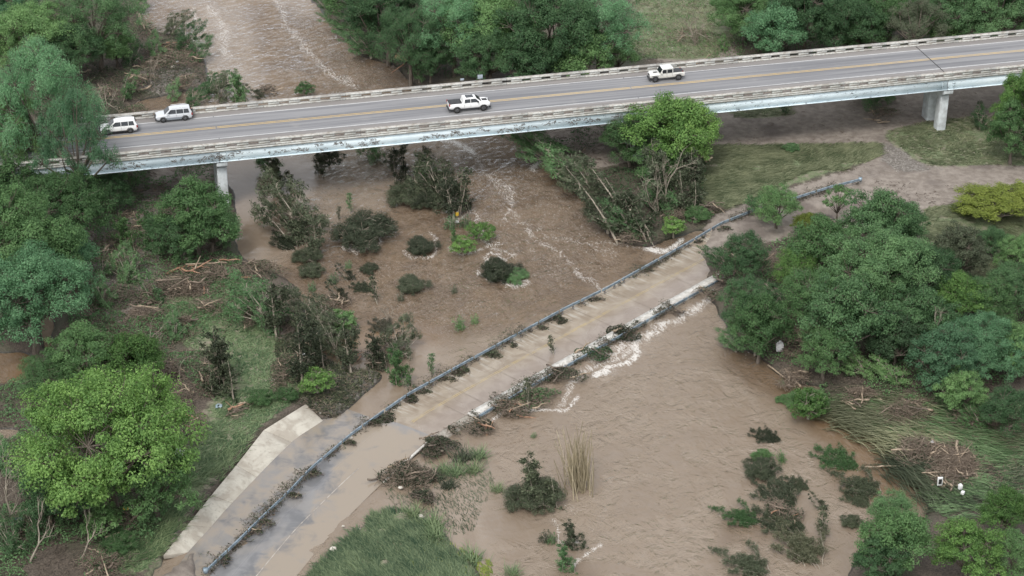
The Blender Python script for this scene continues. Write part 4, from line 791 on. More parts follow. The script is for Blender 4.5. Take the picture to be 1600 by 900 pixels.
# ---------------------------------------------------------------- the trees and shrubs of the photograph
for a in [
 # left bank, front to back
 ('big0', 165, 690, 262, L_BRIGHT, 'large bright yellow-green broad tree in the lower left beside the concrete apron'),
 ('med0', 205, 565, 100, L_BRIGHT, 'smaller bright green crown just behind the big bright tree at lower left'),
 ('med1', 130, 560, 105, L_MID, 'bright to mid green crown behind the left half of the big bright tree'),
 ('med2', 70, 590, 85, L_MID, 'mid green crown behind the far left shoulder of the big bright tree'),
 ('med1', 240, 745, 120, L_MID, 'mid green crown leaning out from the big bright tree toward the concrete apron'),
 ('med0', 90, 770, 105, L_DARK, 'shaded green crown under the left side of the big bright tree'),
 ('bush0', 160, 815, 60, L_MID, 'small green tree sprouting below the big bright tree trunk'),
 ('big1', 45, 465, 175, L_BLUE, 'blue-green broad tree at the left edge beside the bright puddle'),
 ('big2', 25, 385, 180, L_MID, 'tall mid green tree at the left edge behind the blue-green one'),
 ('big0', 90, 330, 150, L_MID, 'rounded green tree on the left whose right side faces the debris slope'),
 ('med1', 25, 300, 110, L_MID, 'green crown at the left edge just below the feathery tree'),
 ('med0', 100, 400, 95, L_BLUE, 'green crown at the right foot of the left edge tree group'),
 ('cyp', 62, 170, 145, L_BLUE, 'feathery light green tree at the left rising before the bridge end', 15),
 ('cyp', 15, 215, 90, L_MID, 'feathery green tree at the left edge hiding the start of the bridge', 11),
 ('airy', 118, 225, 108, L_BLUE, 'thin feathery tree with visible limbs overlapping the left end of the bridge', 12.5),
 ('big1', 42, 62, 140, L_MID, 'big green tree in the top left corner of the picture'),
 ('big2', 5, 20, 110, L_BLUE, 'blue-green tree crown cut by the top left corner'),
 ('cyp', 150, 28, 120, L_DARK, 'dark feathery tree at the top left beside the upper river'),
 ('big2', 105, 80, 100, L_DARK, 'dark tree between the top left corner tree and the driftwood bank'),
 ('med0', 180, 72, 62, L_MID, 'small green tree at the top left edge of the driftwood bank'),
 ('med1', 306, 338, 108, L_MID, 'dense dark green round tree below the left bridge pier'),
 ('med0', 330, 352, 85, L_DARK, 'lower right half of the dense tree cluster near the left pier'),
 ('med2', 265, 365, 80, L_DARK, 'dark green tree left of the dense tree below the left pier'),
 ('med2', 170, 300, 70, L_DARK, 'dark bushy tree under the left span of the bridge'),
 # far bank, top middle
 ('big2', 605, 28, 120, L_DARK, 'dark tree at the top right shore of the upper river'),
 ('cyp', 640, 60, 95, L_DARK, 'dark leaning tree over the upper river behind the torn orange trunk'),
 ('cyp', 708, 38, 115, L_BLUE, 'blue-green feathery tree behind the bridge left of the broad grove'),
 ('big0', 765, 42, 150, L_MID, 'broad bright-topped tree behind the bridge above the white pickup'),
 ('big1', 765, 88, 105, L_DARK, 'dark tree directly behind the rail sign on the far side of the bridge'),
 ('big2', 860, 50, 150, L_DARK, 'dark broad tree in the middle of the grove behind the bridge'),
 ('cyp', 935, 40, 120, L_BLUE, 'feathery green tree at the right end of the grove beside the grassy clearing'),
 ('med0', 905, 90, 95, L_MID, 'low green tree at the foot of the grove left of the clearing'),
 ('med1', 830, 100, 90, L_DARK, 'low dark tree behind the rail in the middle of the grove'),
 ('med2', 965, 85, 65, L_MID, 'small green tree on the left edge of the grassy clearing'),
 ('med1', 672, 92, 62, L_DARK, 'dark low tree behind the rail near the right bank of the upper river'),
 ('big1', 560, -20, 120, L_MID, 'green tree cut by the top edge right of the upper river'),
 # top right forest
 ('big0', 1165, 18, 105, L_MID, 'bright green tree at the top right of the grassy clearing'),
 ('med0', 1215, 52, 90, L_BLUE, 'green tree behind the bridge right of the clearing'),
 ('big2', 1260, 25, 115, L_DARK, 'dark tree in the top right forest next to the bright clearing tree'),
 ('big1', 1325, 40, 110, L_DARK, 'dark tree with open gaps in the middle of the top right forest'),
 ('med1', 1352, 42, 85, L_MID, 'brighter upright tree in the middle of the top right forest'),
 ('big0', 1395, 15, 110, L_MID, 'green tree cut by the top edge of the right forest'),
 ('airy', 1432, 42, 95, L_GREY, 'sparse greyish tree with pale limbs in the top right forest'),
 ('big1', 1490, 25, 115, L_DARK, 'dark green tree over the bridge pier end of the forest'),
 ('med0', 1480, 50, 70, L_MID, 'low mid green tree behind the rail near the expansion joint'),
 ('big2', 1560, 15, 120, L_DARK, 'dark tree in the top right corner of the picture'),
 ('big0', 1620, 10, 110, L_MID, 'tree crown cut by the right edge at the top corner'),
 ('big1', 1300, -30, 120, L_DARK, 'tree crown cut by the top edge above the dark forest'),
 ('big1', 1200, -30, 110, L_DARK, 'tree crown behind the bright clearing tree at the top edge'),
 # middle right
 ('med0', 1048, 205, 128, L_BRIGHT, 'bright green tree standing in front of the bridge at mid span', 7.0),
 ('med1', 1080, 212, 88, L_BRIGHT, 'right hand crown of the bright tree pair in front of the bridge', 6.5),
 ('med2', 1030, 250, 84, L_MID, 'lower fuller crown below the bright tree in front of the bridge', 4),
 ('med2', 985, 215, 88, L_MID, 'left hand lower crown beside the bright tree in front of the bridge'),
 ('big2', 1606, 168, 88, L_BRIGHT, 'bright green tree at the right edge hiding the bridge end', 8),
 ('med1', 1585, 205, 78, L_MID, 'darker green tree below the bright one at the right edge', 6),
 # right wood
 ('med2', 1215, 322, 72, L_MID, 'tree standing alone at the bend of the upstream guard rail'),
 ('slim1', 1310, 312, 36, L_MID, 'small slim tree against the grey mud flat'),
 ('med1', 1375, 350, 105, L_DARK, 'wide dark tree along the front of the grey mud flat'),
 ('med0', 1415, 350, 70, L_DARK, 'dark tree at the right end of the row facing the mud flat'),
 ('med0', 1258, 350, 42, L_YEL, 'small yellow-green crown behind the bright tree by the crossing end'),
 ('med0', 1285, 392, 105, L_MID, 'bright green round tree right of the far end of the crossing'),
 ('med2', 1245, 420, 75, L_BRIGHT, 'yellowish green crown left of the bright round tree by the crossing end'),
 ('med2', 1165, 400, 82, L_DARK, 'dark bushy tree hanging over the far end of the crossing'),
 ('big1', 1375, 425, 155, L_DARK, 'broad dark spreading tree in the middle of the right wood'),
 ('big0', 1440, 432, 120, L_DARK, 'dark rounded tree right of the broad spreading tree'),
 ('med1', 1500, 395, 85, L_GREY, 'grey-green willowy tree between the dark wood and the pale meadow'),
 ('med0', 1552, 378, 52, L_DARK, 'small round dark tree alone on the pale meadow'),
 ('med1', 1590, 395, 60, L_MID, 'green tree at the right edge beside the small round dark tree'),
 ('big0', 1590, 455, 105, L_DARK, 'dark tree at the right edge below the pale meadow'),
 ('med2', 1165, 470, 82, L_DARK, 'dark tree above the downstream end of the crossing'),
 ('med1', 1188, 510, 88, L_MID, 'dense green tree overhanging the river corner below the crossing'),
 ('med2', 1265, 465, 100, L_MID, 'mid green tree behind the brush heap with the white object'),
 ('med1', 1325, 500, 130, L_DARK, 'drooping dark tree over the brown backwater'),
 ('med2', 1290, 545, 90, L_MID, 'drooping green tree low at the left edge of the wood'),
 ('med0', 1400, 530, 88, L_PALE, 'pale fresh green tree with a bare forked snag beside it'),
 ('med1', 1440, 500, 100, L_DARK, 'dark tree behind the bare forked snag'),
 ('med0', 1500, 470, 88, L_BRIGHT, 'yellowish green tree in the upper middle of the right wood'),
 ('med2', 1540, 470, 90, L_MID, 'mid green tree right of the yellowish tree in the wood'),
 ('med1', 1480, 562, 100, L_BLUE, 'blue-green tree right of the bare forked snag'),
 ('big0', 1540, 540, 120, L_BLUE, 'large blue-green tree in the lower part of the right wood'),
 ('med1', 1592, 545, 85, L_MID, 'mid green tree at the right edge in the lower wood'),
 ('med2', 1575, 640, 80, L_DARK, 'dark low tree at the right edge above the flattened reeds'),
 ('med1', 1505, 612, 70, L_MID, 'low green tree at the lower front of the right wood'),
 # lower right
 ('med0', 1400, 845, 110, L_MID, 'dense mid green tree at the bottom beside the brown channel'),
 ('med1', 1375, 880, 85, L_DARK, 'dark green tree at the bottom left of the lower right group'),
 ('med2', 1395, 800, 72, L_DARK, 'top crown of the dense bottom tree beside the brown channel'),
 ('med1', 1515, 862, 108, L_BRIGHT, 'bright green tree at the bottom right of the picture'),
 ('med0', 1575, 800, 80, L_BRIGHT, 'bright tree at the right edge right of the debris heap'),
 ('med2', 1590, 870, 90, L_MID, 'green tree in the bottom right corner'),
]:
    T(*a, sy=1.0, rz=rg.uniform(0, 6.28))
T('med0', 1548, 316, 105, L_YEL, 'yellow-green willow thicket at the right edge beside the mud flat', None, 'willow_thicket', 'shrub', sz=.55)
T('med1', 1592, 312, 95, L_YEL, 'yellow-green thicket cut by the right edge beside the mud flat', None, 'willow_thicket', 'shrub', sz=.55)
T('bush1', 1512, 326, 42, L_YEL, 'low yellowish tip of the willow thicket nearest the mud flat', None, 'willow_thicket', 'shrub', sz=.7)

for a in [
 # plants standing in or beside the river: kind, root x, root y, height px, material, label
 ('mound0', 657, 392, 30, L_GREY, 'low round grey-green mound of shrub ringed with foam in midstream', 'shrub', 'shrub', 0, 8),
 ('mound1', 577, 424, 17, L_OLIVE, 'smallest dark shrub mound left of midstream', 'shrub', 'shrub', 0, 8),
 ('laid1', 458, 392, 46, L_OLIVE, 'flattened stems trailing below the leaning clump in the left channel', 'shrub', 'shrub', 140),
 ('lean1', 478, 385, 70, L_OLIVE, 'bent pale-stemmed sapling lying over the leaning clump in the left channel', 'sapling', 'tree', 150),
 ('laid0', 655, 305, 40, L_OLIVE, 'flattened twigs between the girder shade shrubs and the drowned hedge', 'shrub', 'shrub', 150),
 ('lean1', 540, 470, 34, L_OLIVE, 'small bent twigs in the brown water above the spit shrubs', 'shrub', 'shrub', 150),
 ('laid0', 575, 455, 26, L_OLIVE, 'low flattened twigs beside the thin bare-stemmed plant', 'shrub', 'shrub', 140),
 ('laid0', 605, 520, 34, L_MUD, 'silt-grey flattened twigs at the river side of the spit shrubs', 'shrub', 'shrub', 120),
 ('tuft', 490, 455, 14, L_DARK, 'tiny dark tuft off the left bank sapling row', 'shrub', 'shrub', 120),
 ('tuft', 546, 420, 12, L_DARK, 'tiny dark tuft left of the smallest shrub mound', 'shrub', 'shrub', 120),
 ('tuft', 628, 470, 12, L_OLIVE, 'tiny olive tuft just below the grey midstream mound', 'shrub', 'shrub', 120),
 ('lean1', 1290, 800, 30, L_OLIVE, 'small bent plant between the flattened island and the channel shrubs', 'shrub', 'shrub', 140),
 ('laid0', 1255, 765, 30, L_OLIVE, 'small flattened twigs right of the island top', 'shrub', 'shrub', 140),
 ('mound0', 642, 452, 30, L_GREY, 'grey shrub mound midstream below the foam ringed one', 'shrub', 'shrub', 0, 8),
 ('mound0', 778, 432, 38, L_OLIVE, 'dark shrub mound with a foam wake above the crossing', 'shrub', 'shrub', 0, 8),
 ('mound1', 806, 438, 24, L_DARK, 'small dark bush joined to the right end of the foamy mound', 'shrub', 'shrub', 0, 8),
 ('mound1', 570, 378, 58, L_GREY, 'wide drowned grey shrub with a stripped log lying across it', 'shrub', 'shrub', 10, 8),
 ('brush0', 468, 368, 98, L_OLIVE, 'big dark leaning shrub clump left of midstream below the bridge', 'shrub', 'shrub', 130),
 ('erect1', 496, 400, 92, L_GREY, 'slender pale-trunked tree with narrow crown in the left channel', 'sapling', 'tree', 90),
 ('mound1', 483, 405, 26, L_OLIVE, 'trailing debris shrub at the foot of the pale-trunked sapling', 'shrub', 'shrub', 140),
 ('mound0', 487, 430, 24, L_OLIVE, 'downstream tip of the trailing shrub below the pale-trunked sapling', 'shrub', 'shrub', 140),
 ('sparse', 547, 334, 34, L_DARK, 'thin green twiggy plant alone in the smooth water', 'shrub', 'shrub', 90),
 ('sparse', 528, 345, 24, L_OLIVE, 'tiny twig left of the thin green plant in smooth water', 'shrub', 'shrub', 90),
 ('erect', 441, 298, 66, L_OLIVE, 'dark upright shrub just under the bridge right of the left pier', 'shrub', 'shrub', 110),
 ('brush1', 425, 275, 45, L_DARK, 'dark shrub touching the bridge girder right of the left pier', 'shrub', 'shrub', 130),
 ('lean1', 494, 275, 42, L_OLIVE, 'leaning twiggy shrub second from the left pier under the girder', 'shrub', 'shrub', 60),
 ('bush0', 515, 262, 28, L_OLIVE, 'small shrub at the right of the twiggy one under the girder', 'shrub', 'shrub', 60),
 ('brush0', 585, 252, 42, L_DARK, 'dark shrub emerging from the girder shade in the middle channel', 'shrub', 'shrub', 120),
 ('brush1', 612, 262, 40, L_OLIVE, 'olive shrub right of the dark one in the girder shade', 'shrub', 'shrub', 60),
 ('lean1', 626, 290, 50, L_OLIVE, 'leaning shrub between the girder and the drowned hedge', 'shrub', 'shrub', 100),
 ('mound1', 650, 312, 44, L_OLIVE, 'low drowned hedge pointing downstream in the middle channel', 'shrub', 'shrub', 140),
 ('mound0', 668, 320, 34, L_OLIVE, 'downstream end of the low drowned hedge', 'shrub', 'shrub', 140),
 ('brush0', 690, 322, 80, L_OLIVE, 'tall dark shrub clump behind two pale leaning trunks', 'shrub', 'shrub', 120),
 ('erect1', 710, 342, 92, L_GREY, 'pale leaning trunk tree with a yellow scrap at its foot', 'sapling', 'tree', 130),
 ('sparse', 716, 338, 80, L_OLIVE, 'second pale trunk right of the one with the yellow scrap', 'sapling', 'tree', 80),
 ('lean1', 728, 335, 66, L_OLIVE, 'olive clump right of the two pale leaning trunks', 'shrub', 'shrub', 110),
 ('brush1', 675, 290, 50, L_DARK, 'dark clump left of the two pale leaning trunks', 'shrub', 'shrub', 120),
 ('tuft', 706, 358, 20, L_DARK, 'little dark tuft just below the yellow scrap', 'shrub', 'shrub', 90),
 ('tuft', 728, 356, 18, L_DARK, 'little dark tuft right of the yellow scrap', 'shrub', 'shrub', 90),
 ('erect', 712, 377, 24, L_MID, 'small green plant midstream above the foamy green tuft', 'shrub', 'shrub', 90),
 ('bush0', 724, 398, 26, L_BRIGHT, 'bright green tuft ringed by foam midstream', 'shrub', 'shrub', 90),
 ('bush1', 752, 376, 26, L_BRIGHT, 'bright green tuft right of midstream near the big foam streak', 'shrub', 'shrub', 90),
 ('tuft', 522, 444, 16, L_DARK, 'small dark tuft in the brown shallows left of midstream', 'shrub', 'shrub', 90),
 ('sparse', 590, 476, 48, L_OLIVE, 'thin bare-stemmed plant leaning in the brown water left of midstream', 'sapling', 'tree', 130),
 ('lean1', 553, 440, 30, L_OLIVE, 'low twiggy plant above the thin bare-stemmed one', 'shrub', 'shrub', 150),
 ('bare1', 607, 503, 36, L_OLIVE, 'small bare twiggy bush alone above the gravel spit', 'shrub', 'shrub', 90),
 ('tuft', 632, 502, 12, L_DARK, 'tiny dark tuft right of the bare twiggy bush', 'shrub', 'shrub', 90),
 ('tuft', 722, 515, 20, L_MID, 'green grass-like tuft in calm water above the crossing', 'shrub', 'shrub', 120),
 ('tuft', 744, 506, 14, L_MID, 'smaller green tuft right of the grass-like tuft above the crossing', 'shrub', 'shrub', 120),
 ('tuft', 712, 458, 12, L_GREY, 'faint drowned tuft far above the crossing', 'shrub', 'shrub', 120),
 ('sparse', 674, 590, 40, L_DARK, 'small leafy sapling just behind the guard rail near the gravel spit', 'sapling', 'tree', 90),
 # left bank row of stripped saplings
 ('erect1', 434, 535, 118, L_OLIVE, 'tall pale-trunked sapling on the left bank above the grass strip', 'sapling', 'tree', 90),
 ('brush0', 420, 520, 85, L_DARK, 'dark shrubbery left of the tall pale-trunked bank sapling', 'shrub', 'shrub', 130),
 ('erect1', 476, 615, 130, L_OLIVE, 'stripped sapling carrying a white rag on the left bank', 'sapling', 'tree', 100),
 ('erect', 492, 575, 85, L_OLIVE, 'leafy shrub right of the sapling carrying the white rag', 'shrub', 'shrub', 90),
 ('bush0', 497, 625, 36, L_BRIGHT, 'bright green bush at the left end of the gravel spit', 'shrub', 'shrub', 90),
 ('brush0', 515, 525, 75, L_OLIVE, 'debris-laden shrub at the top of the gravel spit', 'shrub', 'shrub', 140),
 ('bush0', 536, 520, 34, L_MID, 'green bush inside the debris-laden shrub on the spit', 'shrub', 'shrub', 140),
 ('erect1', 550, 590, 105, L_OLIVE, 'stripped sapling with driftwood around its trunk on the spit', 'sapling', 'tree', 100),
 ('brush1', 528, 560, 72, L_OLIVE, 'dark shrub left of the driftwood sapling on the spit', 'shrub', 'shrub', 120),
 ('erect', 592, 575, 62, L_OLIVE, 'sparse shrub at the right end of the gravel spit', 'shrub', 'shrub', 80),
 ('brush0', 622, 560, 58, L_OLIVE, 'dark top of the tall clump above the guard rail bend', 'shrub', 'shrub', 90),
 ('erect', 628, 598, 66, L_MID, 'tall clump with pale stems touching the guard rail bend', 'shrub', 'shrub', 90),
 ('erect', 350, 620, 105, L_OLIVE, 'pale-stemmed leafy tree on the lower left grass', 'sapling', 'tree', 80),
 # right bank below bridge
 ('brush0', 862, 262, 72, L_DARK, 'dark leaning shrub at the shaded water edge under the bridge', 'shrub', 'shrub', 150),
 ('brush1', 900, 300, 75, L_DARK, 'dark shrub on the right river bank below the bridge shade', 'shrub', 'shrub', 140),
 ('brush0', 925, 312, 68, L_OLIVE, 'olive shrub next down the right river bank', 'shrub', 'shrub', 140),
 ('lean1', 1008, 386, 138, L_GREY, 'grey-leaved tree leaning left on a pale trunk over the river', 'leaning_tree', 'tree', 132),
 ('brush1', 950, 365, 62, L_OLIVE, 'low olive bush left of the leaning pale trunk', 'shrub', 'shrub', 140),
 ('brush0', 985, 372, 55, L_DARK, 'dark brush under the leaning pale trunk', 'shrub', 'shrub', 140),
 ('bare0', 1055, 335, 120, L_GREY, 'grey stripped tree of tangled branches at the grass edge', 'stripped_tree', 'tree', 60),
 ('erect', 1040, 335, 112, L_GREY, 'grey-leaved crown tangled with the stripped tree at the grass edge', 'tree', 'tree', 90),
 ('erect', 1078, 335, 95, L_GREY, 'grey-leaved crown right of the stripped tree by the mown grass', 'tree', 'tree', 60),
 ('brush0', 1045, 340, 60, L_DARK, 'dark leafy base of the stripped grey trees', 'shrub', 'shrub', 110),
 ('bush0', 1052, 372, 26, L_BRIGHT, 'bright green sprout beside the upstream rail at the right bank', 'shrub', 'shrub', 90),
 ('mound1', 1090, 350, 26, L_MID, 'low green growth where the rail meets the right bank', 'shrub', 'shrub', 90),
 ('bush1', 1186, 345, 26, L_DARK, 'small dark bush under the lone tree at the rail bend', 'shrub', 'shrub', 90),
 # downstream river
 ('erect', 845, 788, 92, L_OLIVE, 'dark conical bush tree standing in the river below the crossing', 'river_bush', 'shrub', 110),
 ('mound1', 838, 782, 50, L_OLIVE, 'spreading dark base of the conical bush in the river', 'shrub', 'shrub', 140),
 ('erect', 900, 855, 52, L_OLIVE, 'upper of two dark bushes at the bottom edge of the river', 'river_bush', 'shrub', 120),
 ('erect', 886, 890, 50, L_DARK, 'lower bottom edge bush with a foam wake to its right', 'river_bush', 'shrub', 100),
 ('tuft', 852, 848, 18, L_OLIVE, 'pair of small tufts left of the two bottom edge bushes', 'shrub', 'shrub', 90),
 ('tuft', 864, 850, 16, L_MID, 'greener tuft between the small tuft and the two bottom bushes', 'shrub', 'shrub', 90),
 ('tuft', 834, 684, 8, L_DARK, 'tiny leaf tuft above the dark conical bush', 'shrub', 'shrub', 90),
 ('laid0', 1210, 690, 34, L_OLIVE, 'small flattened shrub alone near the right of the river', 'shrub', 'shrub', 140),
 ('mound1', 1190, 714, 18, L_MID, 'small green tuft below the lone flattened shrub', 'shrub', 'shrub', 140),
 ('tuft', 1224, 722, 18, L_MID, 'small green tuft right of its twin near the flattened shrub', 'shrub', 'shrub', 140),
 ('laid0', 1325, 732, 52, L_MID, 'flattened dark shrub at the left side of the brown channel', 'shrub', 'shrub', 145),
 ('laid1', 1375, 775, 62, L_OLIVE, 'flattened shrub with pale broken stems beside the brown channel', 'shrub', 'shrub', 145),
 ('laid0', 1345, 790, 40, L_OLIVE, 'lower left lobe of the flattened channel shrub', 'shrub', 'shrub', 110),
 ('laid0', 1222, 790, 60, L_GREY, 'upper flattened clump of the island in the lower right river', 'shrub', 'shrub', 115),
 ('mound0', 1190, 742, 34, L_OLIVE, 'top green tip of the flattened island in the lower right river', 'shrub', 'shrub', 115),
 ('laid1', 1185, 820, 55, L_MID, 'left clump of the flattened island in the lower right river', 'shrub', 'shrub', 150),
 ('laid0', 1240, 830, 60, L_OLIVE, 'middle clump of the flattened island in the lower right river', 'shrub', 'shrub', 140),
 ('laid1', 1275, 885, 85, L_REED, 'long fallen stems at the foot of the flattened island', 'shrub', 'shrub', 130),
 ('laid1', 1200, 900, 70, L_GREY, 'leafy fallen branch at the bottom edge left of the island', 'shrub', 'shrub', 140),
 ('sparse', 1288, 845, 58, L_OLIVE, 'thin twiggy sapling right of the flattened island', 'sapling', 'tree', 110),
 ('mound0', 1330, 820, 20, L_OLIVE, 'small round bush right of the thin twiggy sapling', 'shrub', 'shrub', 110),
 ('sparse', 1245, 790, 34, L_OLIVE, 'sparse twigs just right of the upper island clump', 'shrub', 'shrub', 140),
 ('tuft', 1225, 602, 10, L_DARK, 'tiny dark tuft at the river corner by the brown water', 'shrub', 'shrub', 140),
 ('mound1', 1225, 626, 14, L_MID, 'low green tuft left of the bright bush at the backwater', 'shrub', 'shrub', 140),
 ('bush0', 1263, 655, 42, L_BRIGHT, 'bright green bush at the mouth of the brown backwater', 'shrub', 'shrub', 90),
 ('mound1', 1265, 632, 36, L_MID, 'green shrub behind the bright bush at the backwater mouth', 'shrub', 'shrub', 120),
 ('snag', 1432, 585, 120, L_OLIVE, 'bare forked snag leaning beside the pale fresh green tree', 'snag', 'dead tree', 100, 5),
 ('bare0', 245, 585, 95, L_OLIVE, 'bare grey tree left of the upper grass patch on the left bank', 'dead_tree', 'dead tree', 110),
 ('bare0', 292, 605, 70, L_OLIVE, 'bare branching tree behind the big bright tree', 'dead_tree', 'dead tree', 60),
 ('snag', 50, 890, 130, L_OLIVE, 'tall bare trunk in the bottom left corner', 'dead_tree', 'dead tree', 110),
 ('snag', 128, 885, 100, L_OLIVE, 'bare forked trunk right of the one in the bottom left corner', 'dead_tree', 'dead tree', 130),
 ('bare0', 25, 810, 110, L_OLIVE, 'leafless twisted tree at the left edge of the lower bank', 'dead_tree', 'dead tree', 110),
 ('snag', 157, 450, 75, L_OLIVE, 'broken pale snag on the debris slope of the left bank', 'snag', 'dead tree', 90),
 ('bare1', 165, 185, 60, L_OLIVE, 'bare stems on the top left bank beside the bridge rail', 'dead_tree', 'dead tree', 90),
 ('bare0', 250, 135, 60, L_OLIVE, 'pale bare branches in the middle of the top left driftwood bank', 'dead_tree', 'dead tree', 90),
 ('bare1', 1085, 78, 60, L_OLIVE, 'fallen pale branch on the grassy clearing behind the bridge', 'dead_tree', 'dead tree', 90),
]:
    B(*a)
# shrubs on the banks, away from the water
for a in [
 ('brush0', 325, 148, 40, L_DARK, 'dark bush at the river edge of the top left driftwood bank', 'shrub', 'shrub', 40),
 ('erect', 376, 158, 52, L_DARK, 'dark bush standing in the river right before the bridge rail', 'shrub', 'shrub', 90),
 ('brush1', 345, 160, 42, L_OLIVE, 'olive bush between the driftwood bank and the rail', 'shrub', 'shrub', 90),
 ('lean1', 412, 156, 30, L_OLIVE, 'low brown brush at the rail left of the small rail bush', 'shrub', 'shrub', 150),
 ('bush0', 477, 150, 20, L_MID, 'small bush peeping over the far rail in midstream', 'shrub', 'shrub', 90),
 ('brush0', 290, 85, 45, L_DARK, 'dark bush on the top left bank facing the upper river', 'shrub', 'shrub', 60),
 ('brush1', 310, 100, 40, L_DARK, 'roundish dark bush at the right tip of the driftwood bank', 'shrub', 'shrub', 60),
 ('brush0', 270, 60, 38, L_OLIVE, 'bush on the upper edge of the driftwood bank', 'shrub', 'shrub', 60),
 ('brush1', 245, 100, 42, L_DARK, 'dark shrub in the middle of the driftwood bank', 'shrub', 'shrub', 100),
 ('brush0', 205, 110, 48, L_DARK, 'dark shrub on the left side of the driftwood bank', 'shrub', 'shrub', 100),
 ('lean1', 190, 165, 45, L_DARK, 'shrub above the left end of the far bridge rail', 'shrub', 'shrub', 70),
 ('brush1', 270, 158, 34, L_DARK, 'shrub above the small brown pool by the bridge', 'shrub', 'shrub', 70),
 ('brush0', 300, 168, 34, L_DARK, 'shrub right of the small brown pool by the bridge', 'shrub', 'shrub', 70),
 ('brush1', 220, 20, 34, L_DARK, 'dark shrub by the upper pool at the top left', 'shrub', 'shrub', 70),
 ('lean1', 530, 25, 50, L_DARK, 'dark bush leaning over the upper river from its right bank', 'shrub', 'shrub', 160),
 ('brush0', 555, 62, 48, L_DARK, 'second dark bush down the right bank of the upper river', 'shrub', 'shrub', 160),
 ('brush0', 580, 92, 45, L_DARK, 'dark bush where the upper river bends toward the bridge', 'shrub', 'shrub', 160),
 ('brush1', 655, 132, 34, L_DARK, 'low dark bush just above the far rail by the torn trunk', 'shrub', 'shrub', 110),
 ('brush1', 205, 300, 62, L_DARK, 'dark shrub under the bridge left span beside the pale rubble', 'shrub', 'shrub', 100),
 ('brush0', 150, 325, 55, L_DARK, 'dark shrub next to the rounded green tree on the left', 'shrub', 'shrub', 100),
 ('brush1', 228, 275, 42, L_DARK, 'bush below the girder left of the left pier', 'shrub', 'shrub', 100),
 ('erect', 200, 400, 60, L_MID, 'green shrub on the debris slope between tree groups', 'shrub', 'shrub', 100),
 ('erect', 240, 400, 70, L_MID, 'feathery green shrub left of the big driftwood heap', 'shrub', 'shrub', 80),
 ('brush0', 285, 420, 45, L_DARK, 'dark shrub above the big driftwood heap on the left bank', 'shrub', 'shrub', 80),
 ('brush1', 350, 395, 50, L_DARK, 'dark shrub at the water edge below the dense left tree', 'shrub', 'shrub', 80),
 ('brush0', 200, 455, 55, L_DARK, 'dark shrub in the brush left of the upper grass patch', 'shrub', 'shrub', 110),
 ('brush1', 165, 490, 50, L_DARK, 'dark shrub above the clay patch on the left bank', 'shrub', 'shrub', 110),
 ('lean1', 250, 490, 45, L_DARK, 'dark twiggy shrub at the top of the upper grass patch', 'shrub', 'shrub', 110),
 ('brush1', 130, 470, 50, L_DARK, 'dark shrub right of the bright puddle trees', 'shrub', 'shrub', 110),
 ('brush1', 275, 540, 45, L_DARK, 'shrub between the dead tree and the upper grass patch', 'shrub', 'shrub', 110),
 ('mound0', 410, 640, 26, L_MID, 'low green clump on the slope above the apron', 'shrub', 'shrub', 110),
 ('mound1', 452, 632, 22, L_MID, 'low green clump at the upper corner of the apron', 'shrub', 'shrub', 110),
 ('brush0', 60, 860, 60, L_DARK, 'dark shrub behind the tall bare trunk at bottom left', 'shrub', 'shrub', 110),
 ('brush1', 20, 760, 60, L_DARK, 'dark shrub at the left edge below the big bright tree', 'shrub', 'shrub', 110),
 ('brush0', 20, 880, 55, L_DARK, 'dark shrub in the bottom left corner', 'shrub', 'shrub', 110),
 ('mound0', 190, 870, 34, L_MID, 'low green shrub below the big bright tree', 'shrub', 'shrub', 110),
 ('brush0', 100, 830, 45, L_DARK, 'dark shrub left of the bare forked trunk', 'shrub', 'shrub', 110),
 ('brush0', 1135, 430, 40, L_DARK, 'dark brush at the downstream end of the kerb', 'shrub', 'shrub', 160),
 ('brush1', 1150, 550, 40, L_DARK, 'dark shrub dipping in the river below the overhanging tree', 'shrub', 'shrub', 160),
 ('brush0', 1180, 555, 45, L_DARK, 'dark shrub above the backwater corner', 'shrub', 'shrub', 150),
 ('brush1', 1230, 500, 55, L_DARK, 'dark shrub above the brush heap with the white object', 'shrub', 'shrub', 150),
 ('brush0', 1350, 600, 50, L_MID, 'green shrub at the foot of the drooping dark tree', 'shrub', 'shrub', 150),
 ('brush1', 1400, 615, 50, L_MID, 'green shrub in front of the pale fresh green tree', 'shrub', 'shrub', 150),
 ('brush0', 1530, 680, 45, L_MID, 'green shrub above the flattened reeds near the right edge', 'shrub', 'shrub', 150),
 ('brush1', 1225, 185, 18, L_DARK, 'small dark plant on the grass island in the mud', 'shrub', 'shrub', 90),
 ('brush0', 1360, 175, 60, L_DARK, 'dark bush growing under the bridge left of the right pier', 'shrub', 'shrub', 90),
 ('brush1', 1385, 165, 45, L_DARK, 'dark bush behind the right pier under the deck', 'shrub', 'shrub', 90),
 ('mound0', 1235, 243, 16, L_DARK, 'low dark plant at the top of the combed grass', 'shrub', 'shrub', 90),
 ('brush1', 1530, 210, 40, L_DARK, 'dark bush left of the right edge trees', 'shrub', 'shrub', 90),
 ('brush0', 1200, 95, 38, L_DARK, 'dark bush behind the far rail right of the clearing', 'shrub', 'shrub', 90),
 ('brush1', 1130, 88, 25, L_MID, 'small bush in the clearing near the far rail', 'shrub', 'shrub', 90),
]:
    B(*a)
for x, y, h, l in ((906, 762, 105, 'pale dry reed stalks standing in the river below the crossing'),):
    B('stalk', x, y, h * .85, L_REEDDRY, l, 'reed_clump', 'reeds', 110)
